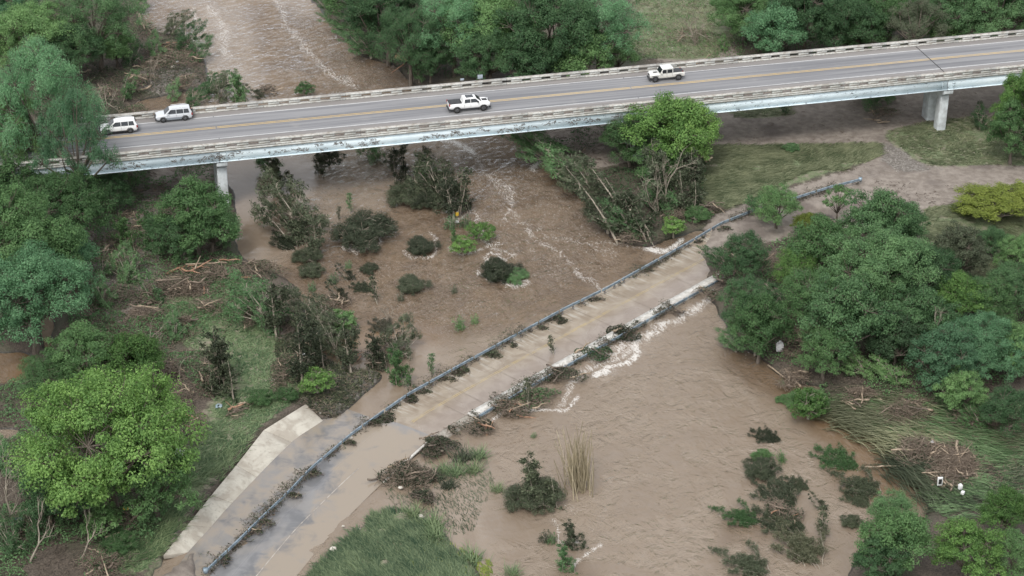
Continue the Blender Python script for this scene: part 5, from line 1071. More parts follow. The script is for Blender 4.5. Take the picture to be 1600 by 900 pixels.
for i, (x, y, h, az, l) in enumerate([(600, 0, 0, 0, '')][:0] + [(748, 715, 18, 100, 'bright green reed tuft right of the debris by the crossing'), (693, 738, 16, 110, 'green reed tuft rising from drowned grass nearest the road'), (711, 742, 20, 110, 'green reed tuft second from the road in the drowned grass'), (740, 738, 18, 110, 'green reed tuft at the right of the drowned grass'), (722, 720, 22, 120, 'darker twiggy tuft at the top of the drowned grass'), (777, 768, 14, 90, 'lone reed tuft in open water right of the drowned grass'), (700, 762, 16, 100, 'dark drowned tuft below the reed tufts'), (685, 750, 14, 130, 'tiny dark tuft beside the debris pile by the drowned grass'), (675, 828, 24, 130, 'yellow-green weed tuft at the edge of the grass mound'), (680, 848, 22, 150, 'lower yellow-green weed tuft at the edge of the grass mound'), (735, 880, 26, 150, 'olive weed tuft lying in shallow water right of the mound'), (645, 810, 20, 110, 'green tuft at the tip of the grass mound'), (800, 898, 16, 90, 'green tuft cut by the bottom edge in the river')]):
    B('gtuft', x, y, h * 1.1, L_GRASSG if i not in (4, 6, 7) else L_OLIVE, l, 'reed_tuft', 'reeds', az, sx=1.0)
# flattened reed beds on the lower right bank
RB = [(1300, 650, 62, -25), (1340, 640, 70, -22), (1330, 668, 66, -30), (1375, 655, 75, -20), (1375, 690, 66, -28), (1420, 668, 75, -18), (1430, 695, 60, -20), (1465, 672, 78, -15), (1500, 690, 70, -12), (1540, 695, 78, -12), (1575, 700, 66, -14), (1560, 720, 66, -15), (1590, 735, 60, -15), (1540, 730, 60, -10), (1400, 735, 60, -55), (1420, 745, 66, -50), (1450, 765, 66, -48), (1475, 790, 66, -40), (1500, 800, 66, 0), (1530, 785, 66, 15), (1560, 765, 66, 10), (1440, 720, 55, -40), (1580, 760, 60, 0), (1460, 812, 50, -10)]
for i, (x, y, h, az) in enumerate(RB):
    B('reed' if i % 2 else 'reedb', x + 6, y - 9, h, (L_REEDG if i % 3 else L_REED) if i < 14 and x > 1380 else (L_REED if i < 14 else L_GREY), 'flattened giant reed clump combed downstream on the lower right bank', 'reed_clump', 'reeds', az, 6, group='flattened reeds on the lower right bank', z=.35)

# ---------------------------------------------------------------- driftwood heaps: separate logs over a tangle of twigs
LOGS = []
for k in range(4):
    rng = np.random.default_rng(60 + k); mb = MB(); t_ = np.linspace(0, 1, 6); P = np.stack([t_ - .5, np.cumsum(rng.normal(0, .025, 6)), np.cumsum(rng.normal(0, .02, 6))], 1); mb.tube(P, np.linspace(.030, .014, 6), 6)
    for _ in range(3): j = rng.integers(1, 5); e = P[j] + unit(rng.normal(size=3)) * .14; mb.tube([P[j], e], [.011, .004], 4, False)
    LOGS.append(mb.mesh('log', WOOD, True))
def pile(cx, cy, wpx, hpx, nlog, ntwig, label, az=0, wood=WOOD, leaf=None, nleaf=0, z=None, hm=1.3, spread=.9, name='driftwood_pile', cat='driftwood', loglen=1.0):
    q = G(cx, cy, 0); gz = (land(q.x, q.y) + .25) if z is None else z; q = G(cx, cy, gz); s = SCALE(cx, cy, gz); A = wpx / s / 2; Bv = hpx / s / .5 / 2
    rng = np.random.default_rng(int(cx * 7 + cy)); r = empty(name, q); props(r, label, cat)
    sub_ = rng.normal(0, .45, (5, 2))
    hm = min(hm, .4 * A + .15)
    def spot(n):
        c_ = sub_[rng.integers(0, 5, n)]; a = rng.uniform(0, 6.28, n); r0_ = rng.uniform(0, 1, n) ** .6 * .62; x_ = c_[:, 0] + np.cos(a) * r0_; y_ = c_[:, 1] + np.sin(a) * r0_; a = np.arctan2(y_, x_); rr = np.minimum(np.hypot(x_, y_), 1.15); return np.stack([np.cos(a) * rr * A, np.sin(a) * rr * Bv, np.clip(1 - rr ** 2, .1, 1) * hm * rng.uniform(.2, 1, n) + .05], 1)
    P = spot(nlog)
    for k in range(nlog):
        L = rng.uniform(1.2, 3.4) * min(1.2, .5 + A * .22) * loglen * (.6 if nlog > 30 else 1); o = ob('log', LOGS[k % 4], r, P[k] + np.array([0, 0, .12])); o.rotation_euler = (rng.uniform(0, 6), rng.normal(0, .16), R_(az) + rng.normal(0, spread)); wd = L * rng.uniform(.8, 1.5) if L < 3 else L * rng.uniform(.6, 1.0); wd *= 1.35; o.scale = (L, wd, wd)
        o.material_slots[0].link = 'OBJECT'; o.material_slots[0].material = (wood, WOOD_PALE, wood, WOOD, WOOD_DARK)[k % 5]
    ntwig = int(ntwig * .75); P = spot(ntwig); a = R_(az) + rng.normal(0, spread * 1.2, ntwig); L = rng.uniform(.4, 1.8, ntwig) * min(1, .45 + A * .3); D = np.stack([np.cos(a), np.sin(a), rng.normal(0, .35, ntwig)], 1) * L[:, None] / 2
    V, F = sticks(P - D, P + D, rng.uniform(.015, .05, ntwig), .010, 3, .06, rng); o = ob('twigs', mesh('twigs', V, F, wood if wood in (WOOD_DARK, WOOD) else WOOD), r); props(o, kind='stuff')
    if nleaf: P = spot(nleaf); P[:, 2] += .1; V, F = leafquads(P, unit(rng.normal(0, .8, (nleaf, 3)) + [0, 0, .6]), .26, .42, rng); o = ob('leaves', mesh('leaves', V, F, leaf or L_OLIVE, {'v': np.repeat(rng.uniform(0, 1, nleaf), 4)}), r); props(o, kind='stuff')
    return r
for a in [
 (318, 435, 110, 50, 16, 900, 'large heap of broken red-brown logs on the left bank', 8, WOOD_RED, L_OLIVE, 500),
 (250, 452, 80, 36, 8, 500, 'brown brush heap left of the large log heap', 20, WOOD, L_OLIVE, 400),
 (330, 482, 50, 34, 7, 260, 'small log heap on the hedge line below the large log heap', 80, WOOD_PALE, None, 0),
 (185, 465, 90, 40, 8, 700, 'dark brush heap on the debris slope of the left bank', 15, WOOD_DARK, L_DARK, 500),
 (262, 580, 60, 30, 10, 420, 'pale driftwood heap behind the big bright tree', 10, WOOD_PALE, L_OLIVE, 200),
 (285, 620, 46, 60, 9, 350, 'row of bent pale sticks right of the big bright tree crown', 100, WOOD_PALE, L_OLIVE, 200),
 (305, 668, 34, 40, 7, 220, 'reddish log bundle between the big bright tree and the apron slope', 60, WOOD_RED, None, 0),
 (370, 640, 30, 24, 5, 70, 'split pale stump with a broken end on the lower left grass', 30, WOOD_PALE, None, 0),
 (215, 178, 60, 30, 8, 400, 'heap of sticks against the left end of the far bridge rail', 70, WOOD, L_DARK, 300),
 (265, 100, 90, 50, 14, 900, 'tangled driftwood across the top left bank', 20, WOOD, L_DARK, 700),
 (120, 110, 70, 60, 10, 500, 'dark fallen trunks between the top left trees', 50, WOOD_DARK, L_DARK, 300),
 (225, 48, 50, 40, 4, 160, 'long grey trunks lying by the upper pool', 120, WOOD, L_DARK, 150),
 (420, 142, 44, 16, 6, 220, 'brown log tangle just beyond the far rail in the river', 160, WOOD, L_OLIVE, 120),
 (460, 340, 60, 30, 8, 300, 'reddish driftwood caught in the leaning clump below the bridge', 20, WOOD_RED, None, 0),
 (515, 490, 70, 50, 8, 500, 'driftwood tangled in the shrub at the top of the gravel spit', 120, WOOD_PALE, L_OLIVE, 300),
 (548, 553, 30, 20, 9, 120, 'sticks wrapped round the sapling trunk on the spit', 5, WOOD_RED, None, 0),
 (628, 535, 24, 12, 5, 80, 'sticks caught in the tall clump above the rail bend', 10, WOOD_RED, None, 0),
 (472, 560, 26, 16, 5, 100, 'sticks caught round the sapling carrying the white rag', 30, WOOD, None, 0),
 (1060, 335, 40, 20, 8, 250, 'stacked sticks at the foot of the stripped grey trees', 15, WOOD, L_OLIVE, 60),
 (1065, 270, 80, 40, 8, 300, 'broken branches with a sawn end in the stripped grey trees', 30, WOOD_PALE, L_GREY, 200),
 (985, 375, 50, 20, 6, 240, 'twiggy heap under the leaning pale trunk', 20, WOOD, L_OLIVE, 150),
 (880, 255, 70, 40, 5, 400, 'dark brush tangle in the bridge shade at the right bank', 30, WOOD_DARK, L_DARK, 500),
 (1110, 330, 44, 16, 6, 200, 'sticks gathered where the upstream rail reaches the right bank', 10, WOOD_DARK, None, 0),
 (636, 742, 78, 40, 9, 700, 'big brush pile lying on the road edge below the crossing', 5, WOOD, L_OLIVE, 1400),
 (662, 778, 34, 24, 4, 260, 'lower brush pile sliding off the road into the drowned grass', 40, WOOD_DARK, L_OLIVE, 500),
 (685, 700, 60, 26, 4, 300, 'leafy brush heap at the near end of the downstream rail', 35, WOOD_DARK, L_OLIVE, 1300),
 (735, 668, 60, 26, 6, 350, 'brush and red logs over the downstream rail near its buried end', 30, WOOD_RED, L_OLIVE, 700),
 (790, 640, 70, 26, 8, 400, 'driftwood heap with upright broken stems on the downstream rail', 25, WOOD_RED, L_OLIVE, 500),
 (845, 625, 80, 26, 7, 350, 'green and red debris raft beside the downstream rail', 30, WOOD, L_DARK, 900),
 (885, 590, 60, 26, 5, 240, 'leafy debris on the downstream rail below the upright sapling', 30, WOOD_DARK, L_OLIVE, 800),
 (927, 553, 50, 22, 4, 180, 'dark leafy clump hooked on the middle of the downstream rail', 30, WOOD_DARK, L_DARK, 900),
 (980, 520, 56, 24, 3, 160, 'rounded dark leafy clump on the downstream kerb', 30, WOOD_DARK, L_OLIVE, 1300),
 (1062, 490, 24, 10, 3, 60, 'short snag of sticks in the foam below the kerb', 40, WOOD_DARK, None, 0),
 (1105, 460, 40, 18, 5, 160, 'debris at the far end of the downstream rail', 20, WOOD, L_OLIVE, 150),
 (1145, 430, 56, 24, 6, 300, 'brush heap against the right bank end of the kerb', 20, WOOD_DARK, L_DARK, 500),
 (1200, 490, 70, 40, 10, 800, 'large brown brush heap behind the river corner trees', 30, WOOD, L_OLIVE, 150),
 (1250, 520, 80, 70, 12, 900, 'brown brush heap with the white object on its front', 60, WOOD, L_OLIVE, 200),
 (1240, 590, 60, 30, 8, 400, 'twigs and pale poles at the edge of the brown backwater', 130, WOOD_PALE, None, 0),
 (1420, 645, 110, 34, 10, 900, 'long brush heap under the snag at the wood edge', 160, WOOD, L_OLIVE, 250),
 (1530, 650, 110, 40, 8, 800, 'brush heap under the lower trees near the right edge', 160, WOOD, L_DARK, 250),
 (1490, 728, 78, 56, 90, 3600, 'round heap of short pale sticks on the flattened reeds', 95, WOOD_PALE, None, 0, 1.0, .9),
 (1425, 705, 80, 40, 9, 800, 'grey twig heap left of the round pale stick heap', 30, WOOD, L_OLIVE, 200),
 (1560, 665, 60, 20, 6, 300, 'grey logs behind the flattened reeds near the right edge', 5, WOOD_PALE, None, 0),
 (1500, 832, 40, 20, 6, 250, 'small brown stick heap above the bottom right trees', 30, WOOD, None, 0),
 (1220, 800, 60, 30, 6, 350, 'brown sticks lying on the flattened island in the river', 30, WOOD_RED, L_OLIVE, 200),
 (1375, 795, 26, 16, 4, 150, 'grey twigs between the flattened channel shrub and the bottom tree', 30, WOOD_PALE, None, 0),
 (118, 440, 50, 24, 7, 300, 'pale sticks on the left debris slope beside the blue-green tree', 30, WOOD_PALE, L_DARK, 100),
 (215, 350, 60, 36, 8, 400, 'criss-cross poles below the bridge on the pale rubble slope', 60, WOOD_PALE, L_DARK, 200),
 (290, 455, 60, 26, 8, 350, 'second tier of broken logs just below the large log heap', 170, WOOD, None, 0),
 (225, 495, 66, 26, 7, 350, 'twisted roots above the clay patch on the left bank', 10, WOOD, None, 0),
 (285, 505, 40, 24, 6, 220, 'sticks fringing the top of the upper grass patch', 120, WOOD_PALE, L_OLIVE, 100),
 (325, 590, 40, 50, 7, 260, 'bent stems fanned out beside the pale-stemmed leafy tree', 60, WOOD_PALE, L_OLIVE, 200),
 (395, 500, 30, 40, 5, 220, 'brushwood along the river edge of the left grass strip', 100, WOOD, L_OLIVE, 200),
 (440, 580, 34, 60, 6, 300, 'brushwood in the sapling row above the gravel spit', 110, WOOD, L_OLIVE, 300),
 (500, 540, 40, 40, 6, 300, 'brushwood between the sapling row and the spit shrubs', 120, WOOD, L_OLIVE, 250),
 (595, 545, 40, 50, 6, 260, 'brushwood below the right hand spit shrubs', 110, WOOD, L_OLIVE, 250),
 (415, 425, 70, 30, 6, 450, 'brushwood along the river edge above the grass strip', 150, WOOD, L_OLIVE, 500),
 (300, 130, 50, 26, 9, 350, 'pale branches at the river tip of the top left bank', 30, WOOD_PALE, L_DARK, 200),
 (225, 130, 60, 26, 8, 350, 'mixed sticks in the centre of the top left bank', 150, WOOD_PALE, L_DARK, 200),
 (260, 75, 50, 22, 8, 300, 'broken reddish branches high on the top left bank', 10, WOOD_RED, L_DARK, 200),
 (165, 150, 60, 30, 7, 300, 'dark branches behind the feathery trees by the bridge', 60, WOOD, L_DARK, 200),
 (1150, 405, 50, 40, 6, 300, 'brushwood between the crossing end and the dark bushy tree', 110, WOOD, L_DARK, 200),
 (1215, 420, 50, 40, 7, 300, 'pale tangled branches behind the far end trees', 60, WOOD_PALE, L_DARK, 100),
 (1345, 620, 60, 22, 8, 400, 'grey poles at the top edge of the flattened reeds', 165, WOOD_PALE, None, 0),
 (190, 815, 60, 44, 6, 260, 'dead limbs round the trunk of the big bright tree', 40, WOOD_PALE, None, 0),
 (55, 820, 90, 80, 6, 500, 'scattered dead sticks in the lower left brush', 110, WOOD_PALE, L_DARK, 500),
 (150, 880, 80, 40, 5, 400, 'scattered dead sticks at the bottom edge near the forked trunk', 120, WOOD_PALE, L_DARK, 300),
 (200, 380, 90, 60, 7, 600, 'dead poles standing and lying on the left debris slope', 70, WOOD_PALE, L_DARK, 400),
 (160, 545, 60, 30, 5, 300, 'dark roots and brush beside the bright puddle', 60, WOOD_DARK, L_DARK, 300),
 (1385, 180, 50, 20, 4, 160, 'pale stick and brush behind the right pier', 160, WOOD_PALE, L_DARK, 150),
 (1080, 60, 70, 40, 3, 200, 'fallen grey branches on the clearing', 130, WOOD_PALE, None, 0),
]:
    pile(*a)
# debris caught along the upstream rail: one clump per catch
rng = np.random.default_rng(8); ca_ = [352, 398, 412, 455, 489, 545, 585, 600, 640, 663, 697, 720, 768, 795, 842, 868, 930, 1012, 1092, 1130]
for i, x in enumerate(ca_):
    y = np.interp(x, [p[0] for p in LR], [p[1] for p in LR]) + 8; big = x in (585, 600, 640, 720, 768, 868)
    p = pile(x + 2, y, float(rng.uniform(16, 34)) if not big else 30, float(rng.uniform(5, 9)) if not big else 13, 2, 60 if not big else 160, 'small muddy brush clump caught at the foot of the upstream guard rail' if not big else 'brush clump caught on the upstream rail near photo landmark', 38, WOOD_DARK, L_OLIVE, 110 if not big else 420, hm=.45 if not big else .9, name='caught_brush', cat='debris', loglen=.5)
    if big: p['label'] = {585: 'leafy brush bulging in front of the upstream rail where concrete meets asphalt', 600: 'brush heap on the upstream rail left of the asphalt seam', 640: 'dark brush mass where the tall riverside clump meets the rail', 720: 'leafy tuft standing up on the upstream rail above the spit water', 768: 'dark leafy tuft on the upstream rail before the calm reed tufts', 868: 'dark debris bulge under the upstream rail at mid crossing'}[x]
    else: p['group'] = 'brush caught along the upstream rail'
B('sparse', 866, 560, 34, L_OLIVE, 'torn leafy sapling standing on the crossing by the downstream rail', 'sapling', 'tree', 140, z=.4)
B('sparse', 826, 640, 48, L_OLIVE, 'upright broken pale stems on the downstream rail heap', 'snag', 'dead tree', 110, z=.3)

# single logs
def onelog(x0, y0, x1, y1, r, mat, label, z0=.4, z1=.4, name='log', cat='log'):
    a, b = G(x0, y0, z0), G(x1, y1, z1); rng = np.random.default_rng(int(x0 + y0)); t_ = np.linspace(0, 1, 7)[:, None]; P = np.array(a) * (1 - t_) + np.array(b) * t_; c0 = P[3].copy(); P = P - c0 + rng.normal(0, r * .35, (7, 3))
    mb = MB(); mb.tube(P, np.linspace(r, r * .55, 7) * rng.uniform(.9, 1.1, 7), 9)
    for k in (2, 4, 5): mb.tube([P[k], P[k] + rng.normal(0, r * 3.5, 3)], [r * .35, r * .12], 5)
    o = ob(name, mb.mesh(name, mat, True), None, c0); props(o, label, cat)
onelog(618, 88, 652, 98, .42, WOOD_RED, 'torn tree trunk with exposed orange wood at the right bank of the upper river', 1.6, 1.4)
onelog(533, 372, 566, 370, .13, WOOD_PALE, 'stripped pale log lying across the wide drowned shrub', 1.1, 1.1)
onelog(260, 427, 290, 415, .20, WOOD_RED, 'pale end of a log sticking out of the large log heap', 1.2, 1.3)
onelog(290, 413, 355, 410, .12, WOOD_PALE, 'long thin pole lying on top of the large log heap', 1.7, 1.9)
onelog(1033, 283, 1064, 283, .13, WOOD_PALE, 'straight pale pole lodged across the stripped grey trees', 2.5, 2.5)
onelog(1103, 253, 1112, 247, .24, WOOD_PALE, 'short sawn plank end sticking out of the stripped tree to the right', 3.2, 3.6, 'plank', 'plank')
onelog(172, 800, 194, 820, .24, WOOD_PALE, 'thick fallen limb at the trunk of the big bright tree', 1.2, .7)
onelog(1348, 730, 1410, 727, .10, WOOD_PALE, 'long thin pole reaching into the brown channel', .5, .7)
onelog(1360, 615, 1425, 648, .14, WOOD_PALE, 'long pale pole lying on the reeds below the snag', 1.2, 1.0)
onelog(1200, 570, 1255, 612, .10, WOOD_PALE, 'thin pole at the edge of the brown backwater', .6, .3)
onelog(1088, 100, 1118, 81, .12, WOOD_PALE, 'curved pale branch on the clearing near the far rail', .9, .9)
onelog(213, 20, 236, 53, .28, WOOD, 'long grey trunk slanting into the upper pool', .8, 1.2)
onelog(1372, 191, 1390, 190, .12, WOOD_PALE, 'short pale log lying left of the right pier', 1.2, 1.2)
onelog(617, 788, 620, 800, .05, WOOD_DARK, 'short dark stake standing in the flooded grass edge', .1, .9, 'stake', 'stake')
onelog(355, 640, 380, 632, .16, WOOD_RED, 'broken orange-ended branch on the lower left grass', 1.3, 1.5)
onelog(1495, 690, 1500, 732, .16, WOOD_PALE, 'long upright pale board on the round stick heap', 1.8, 1.6, 'board', 'plank')

# rocks and litter
def rock(x, y, wpx, label, mat, z=.25, name='rock', cat='rock', flat=.55):
    q = G(x, y, z); s = wpx / SCALE(x, y, z) / 2; rng = np.random.default_rng(int(x * 3 + y)); bm = bmesh.new(); bmesh.ops.create_icosphere(bm, subdivisions=2, radius=1)
    for vv in bm.verts: k = 1 + rng.normal(0, .10); vv.co = Vector((vv.co.x * s * k, vv.co.y * s * .8 * k, vv.co.z * s * flat * k))
    me = bpy.data.meshes.new(name); bm.to_mesh(me); bm.free(); me.materials.append(mat); o = ob(name, me, None, q); props(o, label, cat); return o
STONE = simple('pale_limestone', (.55, .52, .46), (.36, .33, .28), 3, .9, bump=.6); LITW = simple('white_plastic', (.78, .78, .77), (.6, .6, .58), 3, .5, bump=.2); LITY = simple('yellow_plastic', (.85, .55, .05), (.65, .42, .05), 3, .4, bump=0); LITG = simple('grey_blue_plastic', (.22, .30, .34), (.35, .42, .45), 3, .5, bump=0)
for x, y, w_, l in ((626, 762, 8, 'pale rock beside the big brush pile on the road edge'), (657, 807, 12, 'flat brownish slab on the drowned grass'), (522, 858, 15, 'large pale rock on the near edge of the grass mound'), (560, 827, 8, 'small pale rock at the top of the grass mound'), (547, 684, 9, 'pale rock on the road side of the rail bend'), (551, 677, 7, 'smaller pale rock behind the one at the rail bend'), (536, 822, 5, 'small stone at the end of the old kerb'), (278, 824, 13, 'flat grey stone on the grass beside the apron'), (270, 104, 9, 'pale boulder in the top left driftwood')):
    rock(x, y, w_, l, STONE, .35 if y > 600 else 1.2)
def crumple(x, y, wpx, label, mat, z=.6, h=.5, name='plastic_sheet', cat='litter'):
    q = G(x, y, z); s = wpx / SCALE(x, y, z); rng = np.random.default_rng(int(x + y * 5)); n = 8; u = np.linspace(-.5, .5, n); X, Y = np.meshgrid(u, u); Z = rng.uniform(0, h, X.shape) * (1 - (X ** 2 + Y ** 2) * 1.6)
    V = np.stack([X * s + rng.normal(0, s * .03, X.shape), Y * s * 1.1 + rng.normal(0, s * .03, X.shape), Z], -1).reshape(-1, 3); ii = (np.arange(n - 1)[:, None] * n + np.arange(n - 1)[None]).ravel(); F = np.stack([ii, ii + 1, ii + n + 1, ii + n], 1)
    rm = rng.uniform(size=len(F)) > .15; o = ob(name, mesh(name, V, F[rm], mat), None, q); props(o, label, cat)
    m = o.modifiers.new('thick', 'SOLIDIFY'); m.thickness = .03
crumple(277, 710, 20, 'crumpled white sheet at the right edge of the big bright tree', LITW, 1.2)
crumple(474, 556, 7, 'white rag caught on the stripped bank sapling', LITW, 2.5, .5, 'rag')
crumple(714, 347, 6, 'white scrap at the water below the yellow scrap', LITW, .3, .3)
crumple(28, 816, 16, 'grey-blue plastic scrap on the bare tree at lower left', LITG, 2.0, .4)
crumple(1113, 456, 10, 'white scrap in the debris at the far end of the downstream rail', LITW, .9, .3)
crumple(243, 452, 7, 'white scrap on the brush heap left of the log heap', LITW, 1.3, .4); crumple(430, 593, 12, 'pale grey scrap lying on the left bank grass', STONE, .9, .15); crumple(342, 635, 10, 'pale bluish bag on the lower left grass', LITG, .9, .3)
crumple(277, 97, 4, 'tiny white scrap in the top left driftwood', LITW, 1.5, .3); crumple(1457, 692, 5, 'white plastic jug shaped scrap above the round stick heap', LITW, 1.2, .4)
def smallbox(x, y, z, dims, mat, label, name, cat, rz=.3, extra=None):
    q = G(x, y, z); r = empty(name, q, rz); props(r, label, cat); MB().box((0, 0, dims[2] / 2), dims).ob('body', mat, r, bevel=min(dims) * .12)
    for nm, c, d, mt in extra or []: MB().box(c, d).ob(nm, mt, r, bevel=min(d) * .15)
    return r
smallbox(197, 796, 2.0, (.62, .3, .30), LITY, 'yellow plastic container under the big bright tree', 'container', 'container', .1, [('cap', (.34, 0, .15), (.08, .12, .12), LITW)])
smallbox(714, 337, .25, (.40, .35, .55), LITY, 'yellow scrap wedged at the foot of the pale leaning trunk', 'container', 'container', .4, [('cap', (0, 0, .58), (.14, .14, .08), LITW)])
smallbox(1468, 758, 1.5, (.55, .20, 1.0), LITW, 'white framed box with a dark face left on the round stick heap', 'appliance', 'appliance', .1, [('dark_face', (0, -.11, .52), (.34, .04, .6), DARKGAP)])
smallbox(1500, 764, 1.5, (.42, .35, .55), LITW, 'white container standing right of the white framed box', 'container', 'container', .3, [('neck', (0, 0, .6), (.22, .22, .1), LITW)])
smallbox(1504, 772, 1.4, (.40, .35, .35), LITW, 'small white container lying just below the other one', 'container', 'container', 1.0, [('cap', (.22, 0, .18), (.06, .1, .1), LITW)])
smallbox(1218, 548, 1.0, (.85, .55, .95), LITW, 'white battered boxy object with a round knob lodged before the brush heap', 'drum', 'debris', .1, [('shoulder', (0, 0, 1.02), (.7, .45, .18), LITW), ('knob', (0, 0, 1.22), (.3, .3, .26), LITW)])

# ---------------------------------------------------------------- ground cover nobody could count
bx0, bx1, by0, by1 = -72, 100, 142, 398
def scatter(polys, n, seed, wob=.6, wet=False, zmin=.03):
    rng = np.random.default_rng(seed); X = rng.uniform(-72, 100, n * 1); out = []
    allp = np.array([q for p in polys for q in p]); x0, y0 = allp.min(0); x1, y1 = allp.max(0); x0, x1 = max(x0, -120), min(x1, 1720); y0, y1 = max(y0, -90), min(y1, 1010)
    px_ = rng.uniform(x0, x1, n); py_ = y0 + (y1 - y0) * rng.uniform(0, 1, n); keep = np.zeros(n, bool)
    for p in polys: keep |= inpoly(px_, py_, p)
    px_, py_ = px_[keep], py_[keep]; u = (px_ - 800) / FPX; v = (py_ - 450) / FPX; dz = -SP - v * CP; t_ = HC / -dz; X = u * t_; Y = (CP - v * SP) * t_
    i = np.clip(np.searchsorted(gx, X), 0, len(gx) - 1); j = np.clip(np.searchsorted(gy, Y), 0, len(gy) - 1); Z = TZ[j, i]
    ok = np.ones(len(X), bool) if wet else (Z > zmin)
    # keep off the road
    d = np.min(np.hypot(X[:, None] - cl[None, ::3, 0], Y[:, None] - cl[None, ::3, 1]), axis=1); ok &= d > 5.2
    return X[ok], Y[ok], Z[ok], rng
def grass(name, polys, n, seed, L, w, ang, fan, mat, rise=.5, wet=False, wav=1.0, stuffz=.0):
    X, Y, Z, rng = scatter(polys, n, seed, wet=wet); a = R_(ang) + rng.normal(0, fan, len(X)) + (fbm(X * .12, Y * .12, seed) - .5) * 2.2 * wav
    kp = fbm(X * .35, Y * .35, seed + 7) > .30; X, Y, Z, a = X[kp], Y[kp], Z[kp], a[kp]; N = len(X)
    V, F, v = blades(np.stack([X, Y, (Z if not wet else np.maximum(Z, 0)) + stuffz], 1), np.stack([np.cos(a), np.sin(a), 0 * a], 1), L * rng.uniform(.5, 1.2, N), w * rng.uniform(.6, 1.3, N), rng, rise, 2, .75)
    K = 6; v = np.clip(v * .75 + np.repeat(fbm(X * .5, Y * .5, seed + 3), K) * .9 - .35, 0, 1)
    o = ob(name, mesh(name, V, F, mat, {'v': v})); props(o, kind='stuff'); return o
props(grass('grass', [GRASS[0]], 30000, 101, 1.5, .17, 25, .35, L_GRASS, .35), 'combed flattened green grass on the right bank below the bridge', 'grass')
props(grass('grass', [GRASS[1], GRASS[3]], 16000, 102, .9, .15, 10, .8, L_GRASS, .4), 'short green grass at the foot of the right bridge pier', 'grass')
props(grass('grass', [GRASS[2]], 16000, 103, 1.1, .16, -20, .5, L_GRASS, .3), 'pale green meadow grass beside the mud flat', 'grass')
props(grass('grass', [GRASS[4], GRASS[5], GRASS[8]], 40000, 104, .8, .13, 60, .9, L_GRASSG, .5), 'fresh green grass strip on the left bank above the apron', 'grass')
props(grass('grass', [GRASS[7]], 26000, 105, 1.2, .13, 118, .38, L_MOUND, .5, wav=.3), 'long green grass combed over the mound at the bottom', 'grass')
props(grass('grass', [GRASS[6]], 9000, 106, .9, .13, 120, .5, L_GRASS, .4), 'grey-green grass of the clearing behind the bridge', 'grass')
props(grass('grass', [[(600, 770), (640, 740), (700, 700), (760, 710), (775, 760), (740, 830), (700, 850), (650, 820)]], 3200, 107, .7, .07, 118, .3, L_GREY, .12, wet=True, wav=.4), 'drowned blue-green grass showing through the shallow water', 'grass')
props(grass('grass', [[(640, 880), (700, 850), (770, 880), (780, 960), (680, 990)]], 3500, 108, .8, .10, 130, .5, L_YEL, .25, wet=True), 'yellowish weeds at the wet edge of the grass mound', 'grass')
props(grass('grass', [[(300, 730), (400, 690), (330, 790), (260, 880), (180, 905), (150, 870), (230, 800)]], 9000, 109, 1.1, .12, 55, .5, L_GRASSG, .7), 'long dark grass on the slope beside the apron', 'grass')
props(grass('grass', [[(1290, 625), (1640, 640), (1640, 800), (1480, 830), (1440, 790), (1390, 700), (1300, 660)]], 9000, 110, 1.8, .13, -22, .28, L_REEDG, .35, wav=.45, stuffz=.15), 'mat of flattened reed blades between the clumps on the lower right bank', 'reeds')
def litter(name, polys, nt, nl, seed, label, mat=WOOD_DARK, lm=L_DARK, leaf=.30, hz=.5, tl=1.6):
    X, Y, Z, rng = scatter(polys, nt, seed); N = len(X); a = rng.uniform(0, 6.28, N); L = rng.uniform(.3, tl, N); kp = fbm(X * .3, Y * .3, seed) > .38; P = np.stack([X, Y, Z + rng.uniform(.03, hz * .6, N)], 1)[kp]; D = (np.stack([np.cos(a), np.sin(a), rng.normal(0, .3, N)], 1) * L[:, None] / 2)[kp]
    V, F = sticks(P - D, P + D, rng.uniform(.015, .05, len(P)), .01, 3, .06, rng); o = ob(name, mesh(name, V, F, mat)); props(o, label + ', twigs and sticks', 'debris', None, 'stuff')
    if nl:
        X, Y, Z, rng = scatter(polys, nl, seed + 1); dn = fbm(X * .28, Y * .28, seed + 5, 3); kp = dn > .45; X, Y, Z, dn = X[kp], Y[kp], Z[kp], dn[kp]; N = len(X)
        hgt = np.clip((dn - .45) * 7, 0, 1) * hz * 2.2; bump_ = fbm(X * 1.1, Y * 1.1, seed + 9, 2); P = np.stack([X, Y, Z + hgt * bump_ * rng.uniform(.5, 1.1, N) + .05], 1)
        V, F = leafquads(P, unit(rng.normal(0, .6, (N, 3)) + [0, 0, .8]), leaf, .45, rng); o = ob('undergrowth', mesh('undergrowth', V, F, lm, {'v': np.repeat(np.clip(bump_ * .6 + rng.uniform(0, .4, N), 0, 1), 4)})); props(o, label + ', low leafy undergrowth', 'undergrowth', None, 'stuff')
litter('flood_debris', [[(110, 250), (330, 250), (380, 400), (380, 480), (340, 560), (330, 640), (250, 560), (110, 540), (100, 400)]], 12000, 42000, 201, 'tangled cover of the left debris slope', WOOD, L_DARK, .28, .5)
litter('flood_debris', [[(-80, 600), (60, 600), (300, 650), (310, 720), (240, 860), (180, 960), (-80, 980)]], 7000, 38000, 203, 'tangled cover under the lower left trees')
litter('flood_debris', [[(80, 0), (215, 20), (330, 90), (335, 150), (200, 200), (60, 200), (-80, 60), (-80, -80), (215, -80)]], 9000, 60000, 205, 'tangled cover of the top left bank', WOOD, L_OLIVE, .28, .9)
litter('flood_debris', [[(1115, 350), (1240, 330), (1440, 390), (1640, 480), (1640, 690), (1300, 630), (1180, 560), (1120, 470)]], 9000, 50000, 207, 'tangled floor of the right wood')
